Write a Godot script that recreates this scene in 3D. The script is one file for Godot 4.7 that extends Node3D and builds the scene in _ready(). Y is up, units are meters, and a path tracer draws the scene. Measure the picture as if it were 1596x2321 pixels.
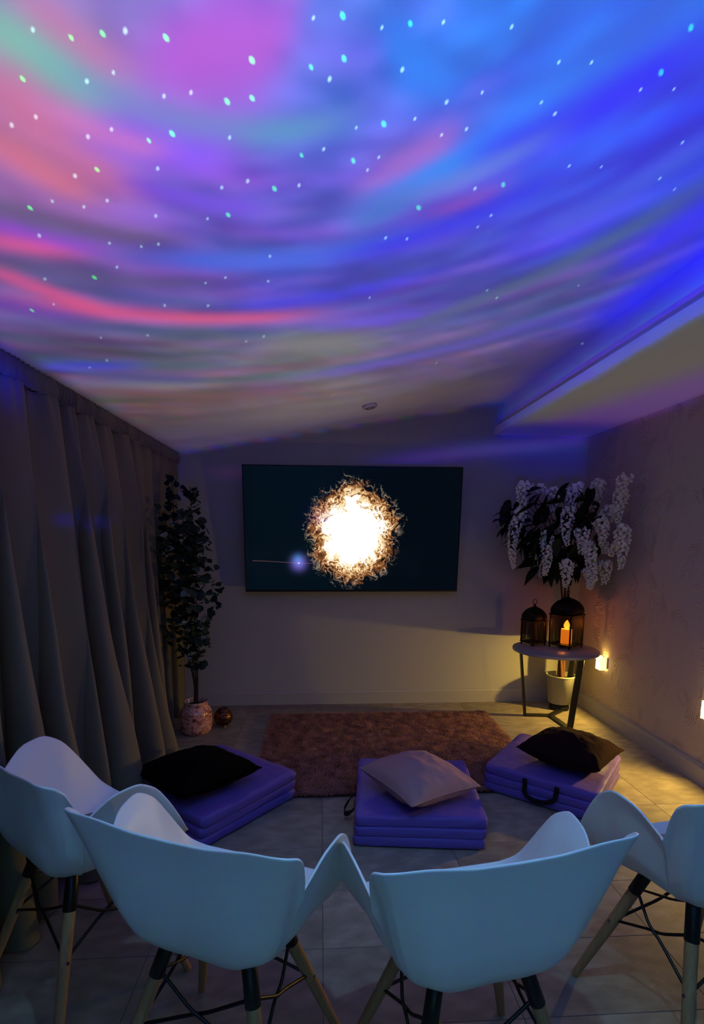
extends Node3D
# A dim relaxation room at night: aurora and stars thrown on a sloping ceiling by a domed projector, tub chairs, mats, a screen, plants and plug-in lamps.

const BASE := [[-0.43,-0.95,150,150,205], [-0.23,-0.98,155,110,235], [-0.02,-1.00,110,120,250], [0.22,-1.03,30,130,255], [0.47,-1.07,20,110,245], [0.70,-1.10,10,90,210], [-0.49,-1.06,185,130,190], [-0.26,-1.10,125,110,195], [-0.02,-1.13,110,110,230], [0.25,-1.18,80,110,250], [0.54,-1.22,40,100,250], [0.82,-1.26,20,55,240], [-0.56,-1.21,185,105,160], [-0.31,-1.26,130,90,225], [-0.02,-1.31,85,75,205], [0.29,-1.37,125,95,205], [0.65,-1.44,45,95,245], [0.98,-1.50,40,50,225], [-0.66,-1.41,110,85,150], [-0.37,-1.48,100,80,190], [-0.03,-1.56,80,75,180], [0.36,-1.65,70,80,210], [0.81,-1.75,60,60,225], [1.24,-1.86,60,65,200], [-0.81,-1.70,95,75,140], [-0.46,-1.81,95,75,160], [-0.04,-1.94,70,70,190], [0.46,-2.09,65,65,165], [1.06,-2.28,70,75,130], [1.67,-2.46,35,40,210], [-1.05,-2.16,78,76,112], [-0.60,-2.35,85,85,108], [-0.05,-2.59,100,100,112], [0.64,-2.89,88,82,125], [1.55,-3.28,75,65,110], [-0.77,-2.96,100,92,98], [-0.07,-3.36,108,102,112], [0.88,-3.91,100,90,98]]
const ARCS := [[0.57,-72.7,0.53,-54.4,0.050,115,215,170], [0.53,-54.4,0.46,-9.1,0.030,90,155,195], [0.66,-65.8,0.72,-44.2,0.050,205,112,150], [0.50,-74.4,0.48,-57.9,0.030,195,120,170], [0.37,-52.0,0.29,-26.3,0.120,190,90,220], [0.62,-49.0,0.58,-29.7,0.050,140,90,255], [0.64,-58.3,0.61,-42.4,0.020,210,120,190], [1.09,-51.2,1.06,-44.5,0.030,235,90,150], [1.24,-48.6,1.33,-36.9,0.025,230,80,130], [1.36,-36.6,1.38,-8.1,0.035,228,85,125], [1.03,-52.5,1.01,-41.2,0.020,140,70,220], [0.99,-25.8,0.97,3.2,0.040,60,100,230], [1.27,-11.3,1.24,13.5,0.020,60,60,255], [0.98,8.0,0.95,34.5,0.040,40,50,240], [0.69,17.1,0.65,48.7,0.050,30,140,255], [0.69,47.4,0.71,67.3,0.060,0,112,240], [0.61,11.0,0.58,24.2,0.030,160,102,205], [0.67,5.9,0.62,22.6,0.020,165,105,205], [0.88,20.6,0.88,28.5,0.015,150,70,170], [0.73,34.1,0.79,58.3,0.060,40,40,255], [1.54,0.6,1.62,20.6,0.030,100,75,230], [1.62,20.6,1.58,35.2,0.025,100,85,190], [2.16,2.1,2.14,27.4,0.050,85,75,190], [1.90,-37.3,1.86,-29.8,0.030,50,60,235], [1.97,-29.3,2.04,-20.2,0.040,70,75,140], [1.68,13.3,1.45,46.7,0.050,72,95,120], [1.23,34.7,1.19,54.5,0.060,70,90,220], [1.77,41.4,1.61,49.9,0.050,30,30,240], [0.76,10.3,0.76,37.6,0.030,95,125,215], [1.67,-6.7,1.77,2.7,0.100,112,116,118], [2.22,-28.9,2.42,-5.8,0.060,105,75,85], [2.27,-9.9,2.32,-6.8,0.080,105,72,115], [0.78,-59.9,0.81,-48.0,0.030,215,110,130], [0.82,4.8,0.79,11.9,0.040,60,112,200], [0.33,17.0,0.41,27.7,0.060,20,130,255], [0.72,-38.8,0.73,-18.9,0.020,112,72,232], [1.42,-46.3,1.44,-38.5,0.030,112,70,170], [1.18,-49.6,1.13,-27.8,0.020,85,80,120], [0.96,-54.1,0.91,-34.2,0.030,100,85,120]]
const STARS := [[-0.45,-0.96,0], [-0.40,-0.98,1], [-0.35,-0.98,1], [-0.25,-1.00,1], [-0.51,-1.04,1], [-0.41,-1.06,0], [-0.36,-1.05,0], [-0.29,-1.11,0], [-0.24,-1.11,0], [-0.18,-1.14,1], [-0.13,-1.14,1], [-0.12,-1.06,1], [-0.01,-1.09,1], [0.04,-1.08,1], [0.02,-1.12,0], [0.16,-1.12,0], [-0.01,-1.00,0], [0.04,-1.00,1], [0.16,-1.03,1], [0.11,-1.03,0], [0.22,-1.03,0], [0.35,-1.07,0], [0.48,-1.15,0], [0.55,-1.15,0], [0.72,-1.11,1], [0.73,-1.21,1], [0.71,-1.25,0], [0.34,-1.20,0], [0.27,-1.20,0], [0.49,-1.25,0], [0.54,-1.29,0], [0.34,-1.30,0], [0.28,-1.30,0], [0.14,-1.25,1], [0.08,-1.25,0], [0.20,-1.25,0], [-0.58,-1.13,0], [-0.53,-1.12,0], [-0.41,-1.17,0], [-0.46,-1.18,0], [-0.35,-1.21,1], [-0.30,-1.20,1], [-0.19,-1.23,0], [0.01,-1.30,0], [-0.04,-1.31,1], [0.08,-1.35,1], [0.14,-1.35,0], [0.12,-1.39,0], [0.27,-1.57,1], [0.42,-1.52,0], [0.49,-1.52,1], [0.66,-1.48,0], [0.75,-1.49,0], [0.95,-1.45,0], [1.07,-1.66,0], [0.98,-1.59,0], [-0.67,-1.36,1], [-0.61,-1.35,0], [-0.56,-1.38,0], [-0.48,-1.27,1], [-0.53,-1.28,0], [-0.36,-1.30,0], [-0.23,-1.37,0], [-0.17,-1.37,0], [-0.11,-1.41,1], [-0.05,-1.41,0], [-0.24,-1.48,1], [-0.29,-1.49,0], [-0.41,-1.45,0], [-0.50,-1.37,0], [-0.71,-1.47,0], [-0.56,-1.54,0], [-0.44,-1.57,0], [-0.49,-1.58,0], [-0.15,-1.71,0], [0.20,-1.70,0], [0.27,-1.71,0], [0.48,-1.71,0], [0.51,-1.66,0], [-0.66,-1.69,1], [-0.59,-1.67,0], [-0.37,-1.81,0], [-0.17,-1.86,0], [-0.30,-1.80,0], [-0.39,-1.97,0], [-0.53,-1.92,0], [-0.79,-1.66,0], [-0.92,-1.84,1], [-0.84,-1.81,0], [-0.65,-2.13,0], [-0.24,-2.31,0], [0.19,-2.08,0], [0.66,-2.16,0], [0.73,-2.27,0], [-0.31,-2.31,0], [-0.81,-2.10,0], [-0.88,-2.32,0], [-0.97,-2.37,0], [0.08,-3.39,0], [0.66,-3.07,0], [1.08,-2.27,0], [1.52,-3.11,0], [0.20,-1.06,0], [-0.31,-0.97,0], [0.79,-1.26,0]]
const SWIRL := Vector2(0.05, -0.78)          # the point of the ceiling that the aurora turns about
const Z_BACK := -4.42
const X_RIGHT := 2.27
const X_LEFT := -1.34
const Z_REAR := 2.4
const X_BULK := 1.52                          # face of the boxed-in beam where the slope ends
const X_TRIM := 1.452
const Y_SOFFIT := 2.30
const PROJECTOR := Vector3(0.05, 0.80, -0.02)
const RIG := [Vector3(-0.24, 0.0, 0.0), Vector3(0.24, 0.0, 0.0), Vector3(0.0, 0.22, 0.40)]
const DOME := 0.17
const LAMP_POWER := [28.0, 28.0, 80.0]
const CYAN_POWER := 0.075

var rng := RandomNumberGenerator.new()
var used := {}
var mats := {}

# ---------------------------------------------------------------- naming and parenting
func numbered(called: String) -> String:
	if not used.has(called):
		used[called] = 0
		return called
	used[called] += 1
	return "%s_%03d" % [called, used[called]]

func tag(o: Node3D, label: String, category := "", group := "", kind := "") -> void:
	if label: o.set_meta("label", label)
	if category: o.set_meta("category", category)
	if group: o.set_meta("group", group)
	if kind: o.set_meta("kind", kind)

func thing(called: String, label: String, category: String, at := Vector3.ZERO, turn := 0.0, group := "") -> Node3D:
	var o := Node3D.new()
	o.name = numbered(called)
	add_child(o)
	o.position = at
	o.rotation.y = turn
	tag(o, label, category, group)
	return o

func put(called: String, mesh: Mesh, m: Material, parent: Node3D, t := Transform3D.IDENTITY) -> MeshInstance3D:
	var o := MeshInstance3D.new()
	o.mesh = mesh
	o.material_override = m
	o.name = numbered(called) if parent == self else called
	parent.add_child(o, true)
	o.transform = t
	return o

func struct(called: String, mesh: Mesh, m: Material, label: String, category: String, t := Transform3D.IDENTITY) -> MeshInstance3D:
	var o := put(called, mesh, m, self, t)
	tag(o, label, category, "", "structure")
	return o

# ---------------------------------------------------------------- shapes
func mb() -> SurfaceTool:
	var st := SurfaceTool.new()
	st.begin(Mesh.PRIMITIVE_TRIANGLES)
	return st

func done(st: SurfaceTool) -> ArrayMesh:
	st.generate_normals()
	return st.commit()

func tri(st: SurfaceTool, a: Vector3, b: Vector3, c: Vector3) -> void:
	st.add_vertex(a); st.add_vertex(b); st.add_vertex(c)

func quad(st: SurfaceTool, a: Vector3, b: Vector3, c: Vector3, d: Vector3) -> void:
	tri(st, a, b, c); tri(st, a, c, d)

func uvq(st: SurfaceTool, p: Array, u: Array) -> void:
	for k in [0, 1, 2, 0, 2, 3]:
		st.set_uv(u[k]); st.add_vertex(p[k])

# a box with chamfered edges, flat shaded
func box(st: SurfaceTool, size: Vector3, t := Transform3D.IDENTITY, b := 0.003) -> void:
	st.set_smooth_group(-1)
	var h := size / 2.0
	b = minf(b, minf(h.x, minf(h.y, h.z)) * 0.9)
	var c := func(x: int, y: int, z: int, k: int) -> Vector3:
		var p := Vector3(h.x - b, h.y - b, h.z - b)
		p[k] = h[k]
		return t * (p * Vector3(x, y, z))
	for k in 3:
		var i := (k + 1) % 3
		var j := (k + 2) % 3
		for s in [-1, 1]:
			var q := []
			for w in [[-1, -1], [-1, 1], [1, 1], [1, -1]]:
				var e := [0, 0, 0]
				e[k] = s; e[i] = w[0]; e[j] = w[1]
				q.append(c.call(e[0], e[1], e[2], k))
			if s > 0: quad(st, q[0], q[1], q[2], q[3])
			else: quad(st, q[3], q[2], q[1], q[0])
		for si in [-1, 1]:
			for sj in [-1, 1]:                # the edge along k, between faces i and j
				var e1 := [0, 0, 0]; var e2 := [0, 0, 0]
				e1[k] = -1; e1[i] = si; e1[j] = sj
				e2[k] = 1; e2[i] = si; e2[j] = sj
				var a: Vector3 = c.call(e1[0], e1[1], e1[2], i)
				var bb: Vector3 = c.call(e2[0], e2[1], e2[2], i)
				var cc: Vector3 = c.call(e2[0], e2[1], e2[2], j)
				var d: Vector3 = c.call(e1[0], e1[1], e1[2], j)
				if si * sj > 0: quad(st, a, d, cc, bb)
				else: quad(st, a, bb, cc, d)
	for x in [-1, 1]:
		for y in [-1, 1]:
			for z in [-1, 1]:
				var a: Vector3 = c.call(x, y, z, 0)
				var b2: Vector3 = c.call(x, y, z, 1)
				var c2: Vector3 = c.call(x, y, z, 2)
				if x * y * z > 0: tri(st, a, c2, b2)
				else: tri(st, a, b2, c2)

func box_mesh(size: Vector3, b := 0.003) -> ArrayMesh:
	var st := mb()
	box(st, size, Transform3D.IDENTITY, b)
	return done(st)

# a prism over a polygon in the xy plane, from z0 to z1
func slab(poly: PackedVector2Array, z0: float, z1: float) -> ArrayMesh:
	var st := mb()
	st.set_smooth_group(-1)
	if Geometry2D.is_polygon_clockwise(poly): poly.reverse()
	var n := poly.size()
	var ix := Geometry2D.triangulate_polygon(poly)
	for i in range(0, ix.size(), 3):
		var a := poly[ix[i]]; var b := poly[ix[i + 1]]; var c := poly[ix[i + 2]]
		if (b - a).cross(c - a) < 0:
			var s := b; b = c; c = s
		tri(st, Vector3(a.x, a.y, z1), Vector3(c.x, c.y, z1), Vector3(b.x, b.y, z1))
		tri(st, Vector3(a.x, a.y, z0), Vector3(b.x, b.y, z0), Vector3(c.x, c.y, z0))
	for i in n:
		var a := poly[i]; var b := poly[(i + 1) % n]
		quad(st, Vector3(a.x, a.y, z0), Vector3(a.x, a.y, z1), Vector3(b.x, b.y, z1), Vector3(b.x, b.y, z0))
	return done(st)

# a grid of points as a smooth sheet; rows of equal length
func sheet(st: SurfaceTool, rows: Array, closed := false, uv := false) -> void:
	st.set_smooth_group(0)
	var nv: int = rows[0].size()
	for i in rows.size() - 1:
		var r: PackedVector3Array = rows[i]
		var s: PackedVector3Array = rows[i + 1]
		for j in (nv if closed else nv - 1):
			var k := (j + 1) % nv
			if uv:
				var u0 := float(j) / nv; var u1 := float(j + 1) / nv
				var v0 := float(i) / (rows.size() - 1); var v1 := float(i + 1) / (rows.size() - 1)
				uvq(st, [r[j], s[j], s[k], r[k]], [Vector2(u0, v0), Vector2(u0, v1), Vector2(u1, v1), Vector2(u1, v0)])
			else:
				quad(st, r[j], s[j], s[k], r[k])

func ring(r: float, y: float, n: int, t := Transform3D.IDENTITY) -> PackedVector3Array:
	var p := PackedVector3Array()
	for i in n:
		var a := TAU * i / n
		p.append(t * Vector3(cos(a) * r, y, sin(a) * r))
	return p

# profile: points (radius, height), turned about y
func lathe(st: SurfaceTool, profile: Array, n := 32, t := Transform3D.IDENTITY, uv := false) -> void:
	var rows := []
	for p in profile:
		rows.append(ring(maxf(p[0], 0.00005), p[1], n, t))
	sheet(st, rows, true, uv)

# a round bar through points, with a radius for each
func tube(st: SurfaceTool, pts: Array, radii: Array, n := 10, caps := true) -> void:
	var rows := []
	var last := Vector3.ZERO
	for i in pts.size():
		var a: Vector3 = pts[maxi(i - 1, 0)]
		var b: Vector3 = pts[mini(i + 1, pts.size() - 1)]
		var d := (b - a).normalized()
		var up := last if last != Vector3.ZERO else (Vector3.UP if absf(d.y) < 0.9 else Vector3.RIGHT)
		var x := d.cross(up).normalized()
		var y := x.cross(d).normalized()
		last = y
		var r: float = radii[mini(i, radii.size() - 1)]
		var p := PackedVector3Array()
		for k in n:
			var an := TAU * k / n
			p.append(Vector3(pts[i]) + (x * cos(an) + y * sin(an)) * r)
		rows.append(p)
	sheet(st, rows, true)
	if caps:
		st.set_smooth_group(-1)
		for e in [0, rows.size() - 1]:
			var p: PackedVector3Array = rows[e]
			for k in n:
				if e == 0: tri(st, pts[0], p[k], p[(k + 1) % n])
				else: tri(st, pts[e], p[(k + 1) % n], p[k])

func tube_mesh(pts: Array, radii: Array, n := 10) -> ArrayMesh:
	var st := mb()
	tube(st, pts, radii, n)
	return done(st)

func lathe_mesh(profile: Array, n := 32, uv := false) -> ArrayMesh:
	var st := mb()
	lathe(st, profile, n, Transform3D.IDENTITY, uv)
	return done(st)

# smooth curve through points
func curve(pts: Array, n: int) -> Array:
	var out := []
	for i in n + 1:
		var f := float(i) / n * (pts.size() - 1)
		var k := mini(int(f), pts.size() - 2)
		var t := f - k
		out.append(Vector3(pts[k]).cubic_interpolate(pts[k + 1], pts[maxi(k - 1, 0)], pts[mini(k + 2, pts.size() - 1)], t))
	return out

func interp(x: float, table: Array) -> float:
	for i in table.size() - 1:
		if x <= table[i + 1][0]:
			var t: float = (x - table[i][0]) / (table[i + 1][0] - table[i][0])
			var before: float = table[maxi(i - 1, 0)][1]
			var after: float = table[mini(i + 2, table.size() - 1)][1]
			return lerpf(cubic_interpolate(table[i][1], table[i + 1][1], before, after, t), lerpf(table[i][1], table[i + 1][1], t), 0.4)
	return table[-1][1]

# ---------------------------------------------------------------- materials
func mat(name_: String, c: Color, rough := 0.7, metal := 0.0) -> StandardMaterial3D:
	if mats.has(name_): return mats[name_]
	var m := StandardMaterial3D.new()
	m.resource_name = name_
	m.albedo_color = c
	m.roughness = rough
	m.metallic = metal
	mats[name_] = m
	return m

func noise(freq: float, octaves := 4, seed_ := 1, type := FastNoiseLite.TYPE_SIMPLEX_SMOOTH) -> FastNoiseLite:
	var n := FastNoiseLite.new()
	n.seed = seed_
	n.frequency = freq
	n.noise_type = type
	n.fractal_octaves = octaves
	return n

func noise_tex(freq: float, ramp: Array, size := 512, octaves := 4, seed_ := 1) -> NoiseTexture2D:
	var t := NoiseTexture2D.new()
	t.width = size
	t.height = size
	t.seamless = true
	t.noise = noise(freq, octaves, seed_)
	var g := Gradient.new()
	g.offsets = PackedFloat32Array(ramp.map(func(p): return p[0]))
	g.colors = PackedColorArray(ramp.map(func(p): return p[1]))
	t.color_ramp = g
	return t

func grey(v: float) -> Color:
	return Color(v, v, v)

func triplanar(m: StandardMaterial3D, scale: Vector3, world := false) -> void:
	m.uv1_triplanar = true
	m.uv1_world_triplanar = world
	m.uv1_scale = scale

# adds a fine relief, bump in centimetres
func relief(m: StandardMaterial3D, freq: float, bump: float, scale: Vector3, seed_ := 5, octaves := 4, world := false) -> void:
	m.heightmap_enabled = true
	m.heightmap_texture = noise_tex(freq, [[0.0, Color.BLACK], [1.0, Color.WHITE]], 512, octaves, seed_)
	m.heightmap_scale = bump
	triplanar(m, scale, world)

# ---------------------------------------------------------------- the aurora that the projector throws
func ceiling_y(x: float) -> float:
	return 2.123 + 0.168 * (x + 1.144)

func lin(r: float, g: float, b: float) -> Vector3:
	return Vector3(pow(r / 255.0, 2.2), pow(g / 255.0, 2.2), pow(b / 255.0, 2.2))

const AMBIENT := [0.035, 0.032, 0.03]          # what the rest of the room adds to the ceiling
const PR := 150
const PT := 320
const R_MOST := 5.2
var polar := PackedVector3Array()

# the pattern as a table over radius and angle about the swirl's centre
func make_pattern() -> void:
	polar.resize(PR * PT)
	var base := []
	for b in BASE:
		base.append([Vector2(b[0], b[1]), Vector3(b[2], b[3], b[4])])
	var n1 := noise(1.0, 4, 11)
	var n2 := noise(1.0, 4, 23)
	var n3 := noise(1.0, 3, 37)
	for j in PT:
		var th := -PI + TAU * j / PT
		var front := th                        # the half behind the camera mirrors the half in front
		if front > PI / 2: front = PI - front
		elif front < -PI / 2: front = -PI - front
		for i in PR:
			var r := R_MOST * pow(float(i) / (PR - 1), 1.6)
			var q := SWIRL + Vector2(sin(front) * r, -cos(front) * r)
			var c := Vector3.ZERO
			var w := 0.0
			for b in base:
				var d2: float = q.distance_squared_to(b[0])
				var k := 1.0 / (d2 * d2 + 0.0009)
				c += b[1] * k
				w += k
			c /= w
			var f := 1.0 - smoothstep(1.9, 3.2, r) * 0.25
			c *= f
			# behind and above the camera the aurora turns to a bright ice blue
			c = c.lerp(Vector3(115, 200, 262), smoothstep(0.25, -0.35, cos(th) * clampf(r, 0.0, 1.0)) * 0.85)
			# fine veils drawn out along the swirl
			var sx := cos(th) * 1.3; var sz := sin(th) * 1.3
			var v1 := n1.get_noise_3d(sx, sz, r * 7.0 - th * 0.25)
			var v2 := n2.get_noise_3d(sx, sz, r * 6.5 - th * 0.25)
			var v3 := n3.get_noise_3d(sx * 2.0, sz * 2.0, r * 20.0 - th * 0.5)
			var a := (1.0 - smoothstep(2.2, 3.2, r) * 0.75)
			c += Vector3(46.0 * v1 + 44.0 * v3, 26.0 * v2 + 30.0 * v3, 28.0 * (v1 + v2) + 46.0 * v3) * a
			var v4 := n3.get_noise_3d(sx * 2.5 + 30.0, sz * 2.5, r * 46.0 - th * 0.8)
			c += Vector3(26, 22, 30) * v4 * a
			polar[j * PR + i] = Vector3(clampf(c.x, 4, 300), clampf(c.y, 4, 300), clampf(c.z, 4, 300))
	for s in ARCS:
		var t0: float = deg_to_rad(s[1]); var t1: float = deg_to_rad(s[3])
		var r0: float = s[0]; var r1: float = s[2]
		if t1 < t0:
			var x := t0; t0 = t1; t1 = x
			x = r0; r0 = r1; r1 = x
		var span := maxf(t1 - t0, 0.03)
		var soft := maxf(0.5 * span, 0.12)
		var col := Vector3(s[5], s[6], s[7])
		for j in PT:
			var th := -PI + TAU * j / PT
			if th < t0 - soft or th > t1 + soft: continue
			var along := smoothstep(t0 - soft, t0 + soft * 0.3, th) * (1.0 - smoothstep(t1 - soft * 0.3, t1 + soft, th))
			var mid := r0 + (r1 - r0) * (th - t0) / span
			for i in PR:
				var r := R_MOST * pow(float(i) / (PR - 1), 1.6)
				var d: float = (r - mid) / s[4]
				if absf(d) > 3.0: continue
				var k := exp(-d * d * 0.6) * along * 0.92
				polar[j * PR + i] = polar[j * PR + i].lerp(col, k)
	for i in polar.size():
		polar[i] = lin(polar[i].x, polar[i].y, polar[i].z)

func on_ceiling(x: float, z: float) -> Vector3:
	var d := Vector2(x, z) - SWIRL
	var r := minf(d.length(), R_MOST - 0.01)
	var fi := pow(r / R_MOST, 1.0 / 1.6) * (PR - 1)
	var fj := (atan2(d.x, -d.y) + PI) / TAU * PT
	var i := int(fi); var j := int(fj)
	var u := fi - i; var v := fj - j
	j = j % PT
	var k := (j + 1) % PT
	return polar[j * PR + i].lerp(polar[j * PR + i + 1], u).lerp(polar[k * PR + i].lerp(polar[k * PR + i + 1], u), v)

func bump(x: float, s: float) -> float:
	return exp(-x * x / (s * s))

# [radiance wanted, distance, cosine at the surface] for a ray from the projector
func thrown(p: Vector3, d: Vector3) -> Array:
	var best := 1e9
	var what := ""
	var n := Vector3(-0.168, 1, 0).normalized()
	var t := (2.123 + 0.168 * (p.x + 1.144) - p.y) / (d.y - 0.168 * d.x) if d.y - 0.168 * d.x > 0.001 else 1e9
	if t < best and (p.x + d.x * t) < X_BULK: best = t; what = "ceiling"
	if d.x > 0.0001:
		t = (X_BULK - p.x) / d.x
		var y := p.y + d.y * t
		if t < best and y > Y_SOFFIT: best = t; what = "bulkhead"
		t = (X_RIGHT - p.x) / d.x
		if t < best and p.y + d.y * t < Y_SOFFIT: best = t; what = "right"
	if d.y > 0.0001:
		t = (Y_SOFFIT - p.y) / d.y
		if t < best and p.x + d.x * t > X_TRIM: best = t; what = "soffit"
	if d.x < -0.0001:
		t = (-1.12 - p.x) / d.x
		if t < best: best = t; what = "left"
	if d.z < -0.0001:
		t = (Z_BACK - p.z) / d.z
		if t < best: best = t; what = "back"
	elif d.z > 0.0001:
		t = (Z_REAR - p.z) / d.z
		if t < best: best = t; what = "rear"
	var h := p + d * best
	match what:
		"ceiling": return [on_ceiling(h.x, h.z), best, absf(n.dot(d))]
		"bulkhead":
			var y := p.y + d.y * (X_TRIM - p.x) / d.x
			if y > Y_SOFFIT and y < Y_SOFFIT + 0.066: return [lin(80, 88, 165) * (1.0 - 0.5 * smoothstep(-3.0, -4.3, h.z)), best, absf(d.x)]
			var c := lin(30, 40, 130).lerp(lin(25, 45, 235), smoothstep(-2.6, -1.9, h.z)) * (1.0 - 0.45 * smoothstep(-3.0, -4.2, h.z))
			return [c, best, absf(d.x)]
		"soffit":
			var c := lin(84, 84, 78).lerp(lin(86, 66, 118), smoothstep(1.55, 2.0, h.x - 0.25 * (h.z + 3.4)))
			return [c.lerp(lin(36, 28, 112), smoothstep(-3.7, -4.3, h.z)) * 0.9, best, absf(d.y)]
		"right": return [lin(66, 56, 62) * smoothstep(0.7, 1.5, h.y) * 0.6, best, absf(d.x)]
		"left":
			var c := lin(40, 42, 62) * smoothstep(0.7, 1.9, h.y) + lin(30, 45, 200) * (bump(h.y - 2.0, 0.09) * bump(h.z + 2.0, 0.14) + 0.7 * bump(h.y - 1.52, 0.022) * (bump(h.z + 2.4, 0.06) + 0.6 * bump(h.z + 2.75, 0.1)))
			return [c, best, absf(d.x)]
		"back":
			var c := lin(34, 36, 62) * smoothstep(0.9, 1.7, h.y)
			c += lin(70, 46, 128) * bump(h.y - 2.10 - 0.13 * (h.x - 0.8), 0.07) * smoothstep(0.1, 0.9, h.x)
			c += lin(22, 30, 105) * bump(h.y - 2.12, 0.16) * smoothstep(1.2, 1.9, h.x)
			c += lin(64, 34, 52) * bump(h.y - 1.96, 0.07) * bump(h.x + 0.75, 0.28)
			c += lin(20, 44, 60) * bump(h.y - 2.2, 0.08) * smoothstep(0.6, 1.4, h.x)
			return [c, best, absf(d.z)]
	return [lin(60, 62, 110) * smoothstep(0.9, 1.6, h.y), best, absf(d.z)]

func aurora() -> void:
	make_pattern()
	var rig := thing("aurora_projector", "three-domed aurora projector on a black stand behind the white chairs", "projector", Vector3(PROJECTOR.x, 0, PROJECTOR.z))
	var black := mat("projector black", grey(0.03), 0.5)
	put("base", lathe_mesh([[0, 0], [0.16, 0], [0.165, 0.008], [0.15, 0.018], [0.03, 0.03], [0, 0.03]], 32), black, rig)
	var st := mb()
	tube(st, [Vector3(0, 0.02, 0.1), Vector3(0, PROJECTOR.y - 0.06, 0.1)], [0.014], 12)
	for o in RIG:
		tube(st, [Vector3(0, PROJECTOR.y - 0.08, 0.1), Vector3(o.x, PROJECTOR.y - 0.05 + o.y, o.z)], [0.01], 8)
	put("pole", done(st), black, rig)
	var nu := 640
	var nv := 192
	var cols := [Color(1, 0, 0), Color(0, 1, 0), Color(0, 0, 1)]
	for k in 3:
		var at: Vector3 = PROJECTOR + RIG[k]
		var im := Image.create(nu, nv, false, Image.FORMAT_RGBA8)
		var most := 0.0
		for v in nv:
			var el := (1.0 - (v + 0.5) / nv) * PI / 2
			for u in nu:
				var az := TAU * (u + 0.5) / nu
				var d := Vector3(cos(el) * cos(az), sin(el), cos(el) * sin(az))
				var h := thrown(at, d)
				var want: float = maxf(0.0, h[0][k] - AMBIENT[k])
				var pass_: float = want * h[1] * h[1] / (0.8 * LAMP_POWER[k] * maxf(d.y, 0.02) * maxf(h[2], 0.03))
				most = maxf(most, pass_ if el > 0.25 else 0.0)
				im.set_pixel(u, v, Color(0, 0, 0, 1.0 - clampf(pass_, 0.0, 1.0)))
		print("projector lamp ", k, " passes at most ", most)
		var m := StandardMaterial3D.new()
		m.resource_name = "patterned dome film"
		m.albedo_texture = ImageTexture.create_from_image(im)
		m.transparency = BaseMaterial3D.TRANSPARENCY_ALPHA
		m.cull_mode = BaseMaterial3D.CULL_DISABLED
		m.roughness = 1.0
		m.metallic_specular = 0.0
		var prof := []
		for v in 49:
			var el := (1.0 - v / 48.0) * PI / 2
			prof.append([cos(el) * DOME, sin(el) * DOME])
		var shell := mb()
		var rows := []
		for p in prof: rows.append(ring(maxf(p[0], 0.0002), p[1], 96))
		sheet(shell, rows, true, true)
		put("dome", done(shell), m, rig, Transform3D(Basis.IDENTITY, at - rig.position))
		put("lamp_cup", lathe_mesh([[0, -0.05], [0.05, -0.05], [DOME + 0.004, -0.006], [DOME + 0.004, -0.001], [DOME - 0.01, -0.001], [0.03, -0.03], [0, -0.03]], 32), black, rig, Transform3D(Basis.IDENTITY, at - rig.position))
		var l := AreaLight3D.new()
		l.name = "projector_lamp"
		add_child(l, true)
		l.area_size = Vector2(0.004, 0.004)
		l.area_normalize_energy = true
		l.area_range = 20.0
		l.light_color = cols[k]
		l.light_energy = LAMP_POWER[k]
		l.shadow_enabled = true
		l.position = at
		l.rotation.x = PI / 2
	# the stars: two pin-sharp lamps, each behind a sheet pierced with one tiny hole for every star
	for k in 2:
		var eye := Vector3(PROJECTOR.x - 0.45 + 0.9 * k, 1.02, PROJECTOR.z + 0.75)
		var d0 := (Vector3(0.1, 2.25, -1.9) - eye).normalized()
		var b := Basis.looking_at(d0, Vector3.UP)
		var far := 0.30
		var half := Vector2(0.31, 0.19)
		var cell := 0.0062
		var nx := int(half.x * 2 / cell)
		var ny := int(half.y * 2 / cell)
		var holes := {}
		for s in STARS:
			if s[2] != 1 - k: continue
			var q := b.inverse() * (Vector3(s[0], ceiling_y(s[0]), s[1]) - eye)
			var h := Vector2(q.x, q.y) / -q.z * far + half
			var c := Vector2i(int(h.x / cell), int(h.y / cell))
			if holes.has(c) or c.x < 0 or c.y < 0 or c.x >= nx or c.y >= ny: continue
			holes[c] = Vector2(clampf(h.x, c.x * cell + 0.001, (c.x + 1) * cell - 0.001), clampf(h.y, c.y * cell + 0.001, (c.y + 1) * cell - 0.001))
		var st2 := mb()
		st2.set_smooth_group(-1)
		for j in ny:
			for i in nx:
				var lo := Vector2(i, j) * cell
				var cs := [lo, lo + Vector2(cell, 0), lo + Vector2(cell, cell), lo + Vector2(0, cell)]
				var pts := []
				for c in cs: pts.append(Vector3(c.x - half.x, c.y - half.y, -far))
				if not holes.has(Vector2i(i, j)):
					quad(st2, pts[0], pts[1], pts[2], pts[3])
					continue
				var h: Vector2 = holes[Vector2i(i, j)]
				var r := STAR_HOLE * (1.0 if k == 0 else 0.75) * rng.randf_range(0.8, 1.2)
				var inner := []
				for m in 8:
					var a := TAU * m / 8 - PI * 0.75
					inner.append(Vector3(h.x + cos(a) * r - half.x, h.y + sin(a) * r - half.y, -far))
				for m in 4:
					var n := (m + 1) % 4
					tri(st2, pts[m], inner[m * 2], inner[(m * 2 + 1) % 8])
					tri(st2, pts[m], inner[(m * 2 + 1) % 8], pts[n])
					tri(st2, pts[n], inner[(m * 2 + 1) % 8], inner[(m * 2 + 2) % 8])
		var place := Transform3D(b, eye - rig.position)
		put("star_sheet", done(st2), black, rig, place)
		var w := Vector2(nx, ny) * cell
		var snoot := mb()
		snoot.set_smooth_group(-1)
		var e0 := []
		var e1 := []
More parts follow.
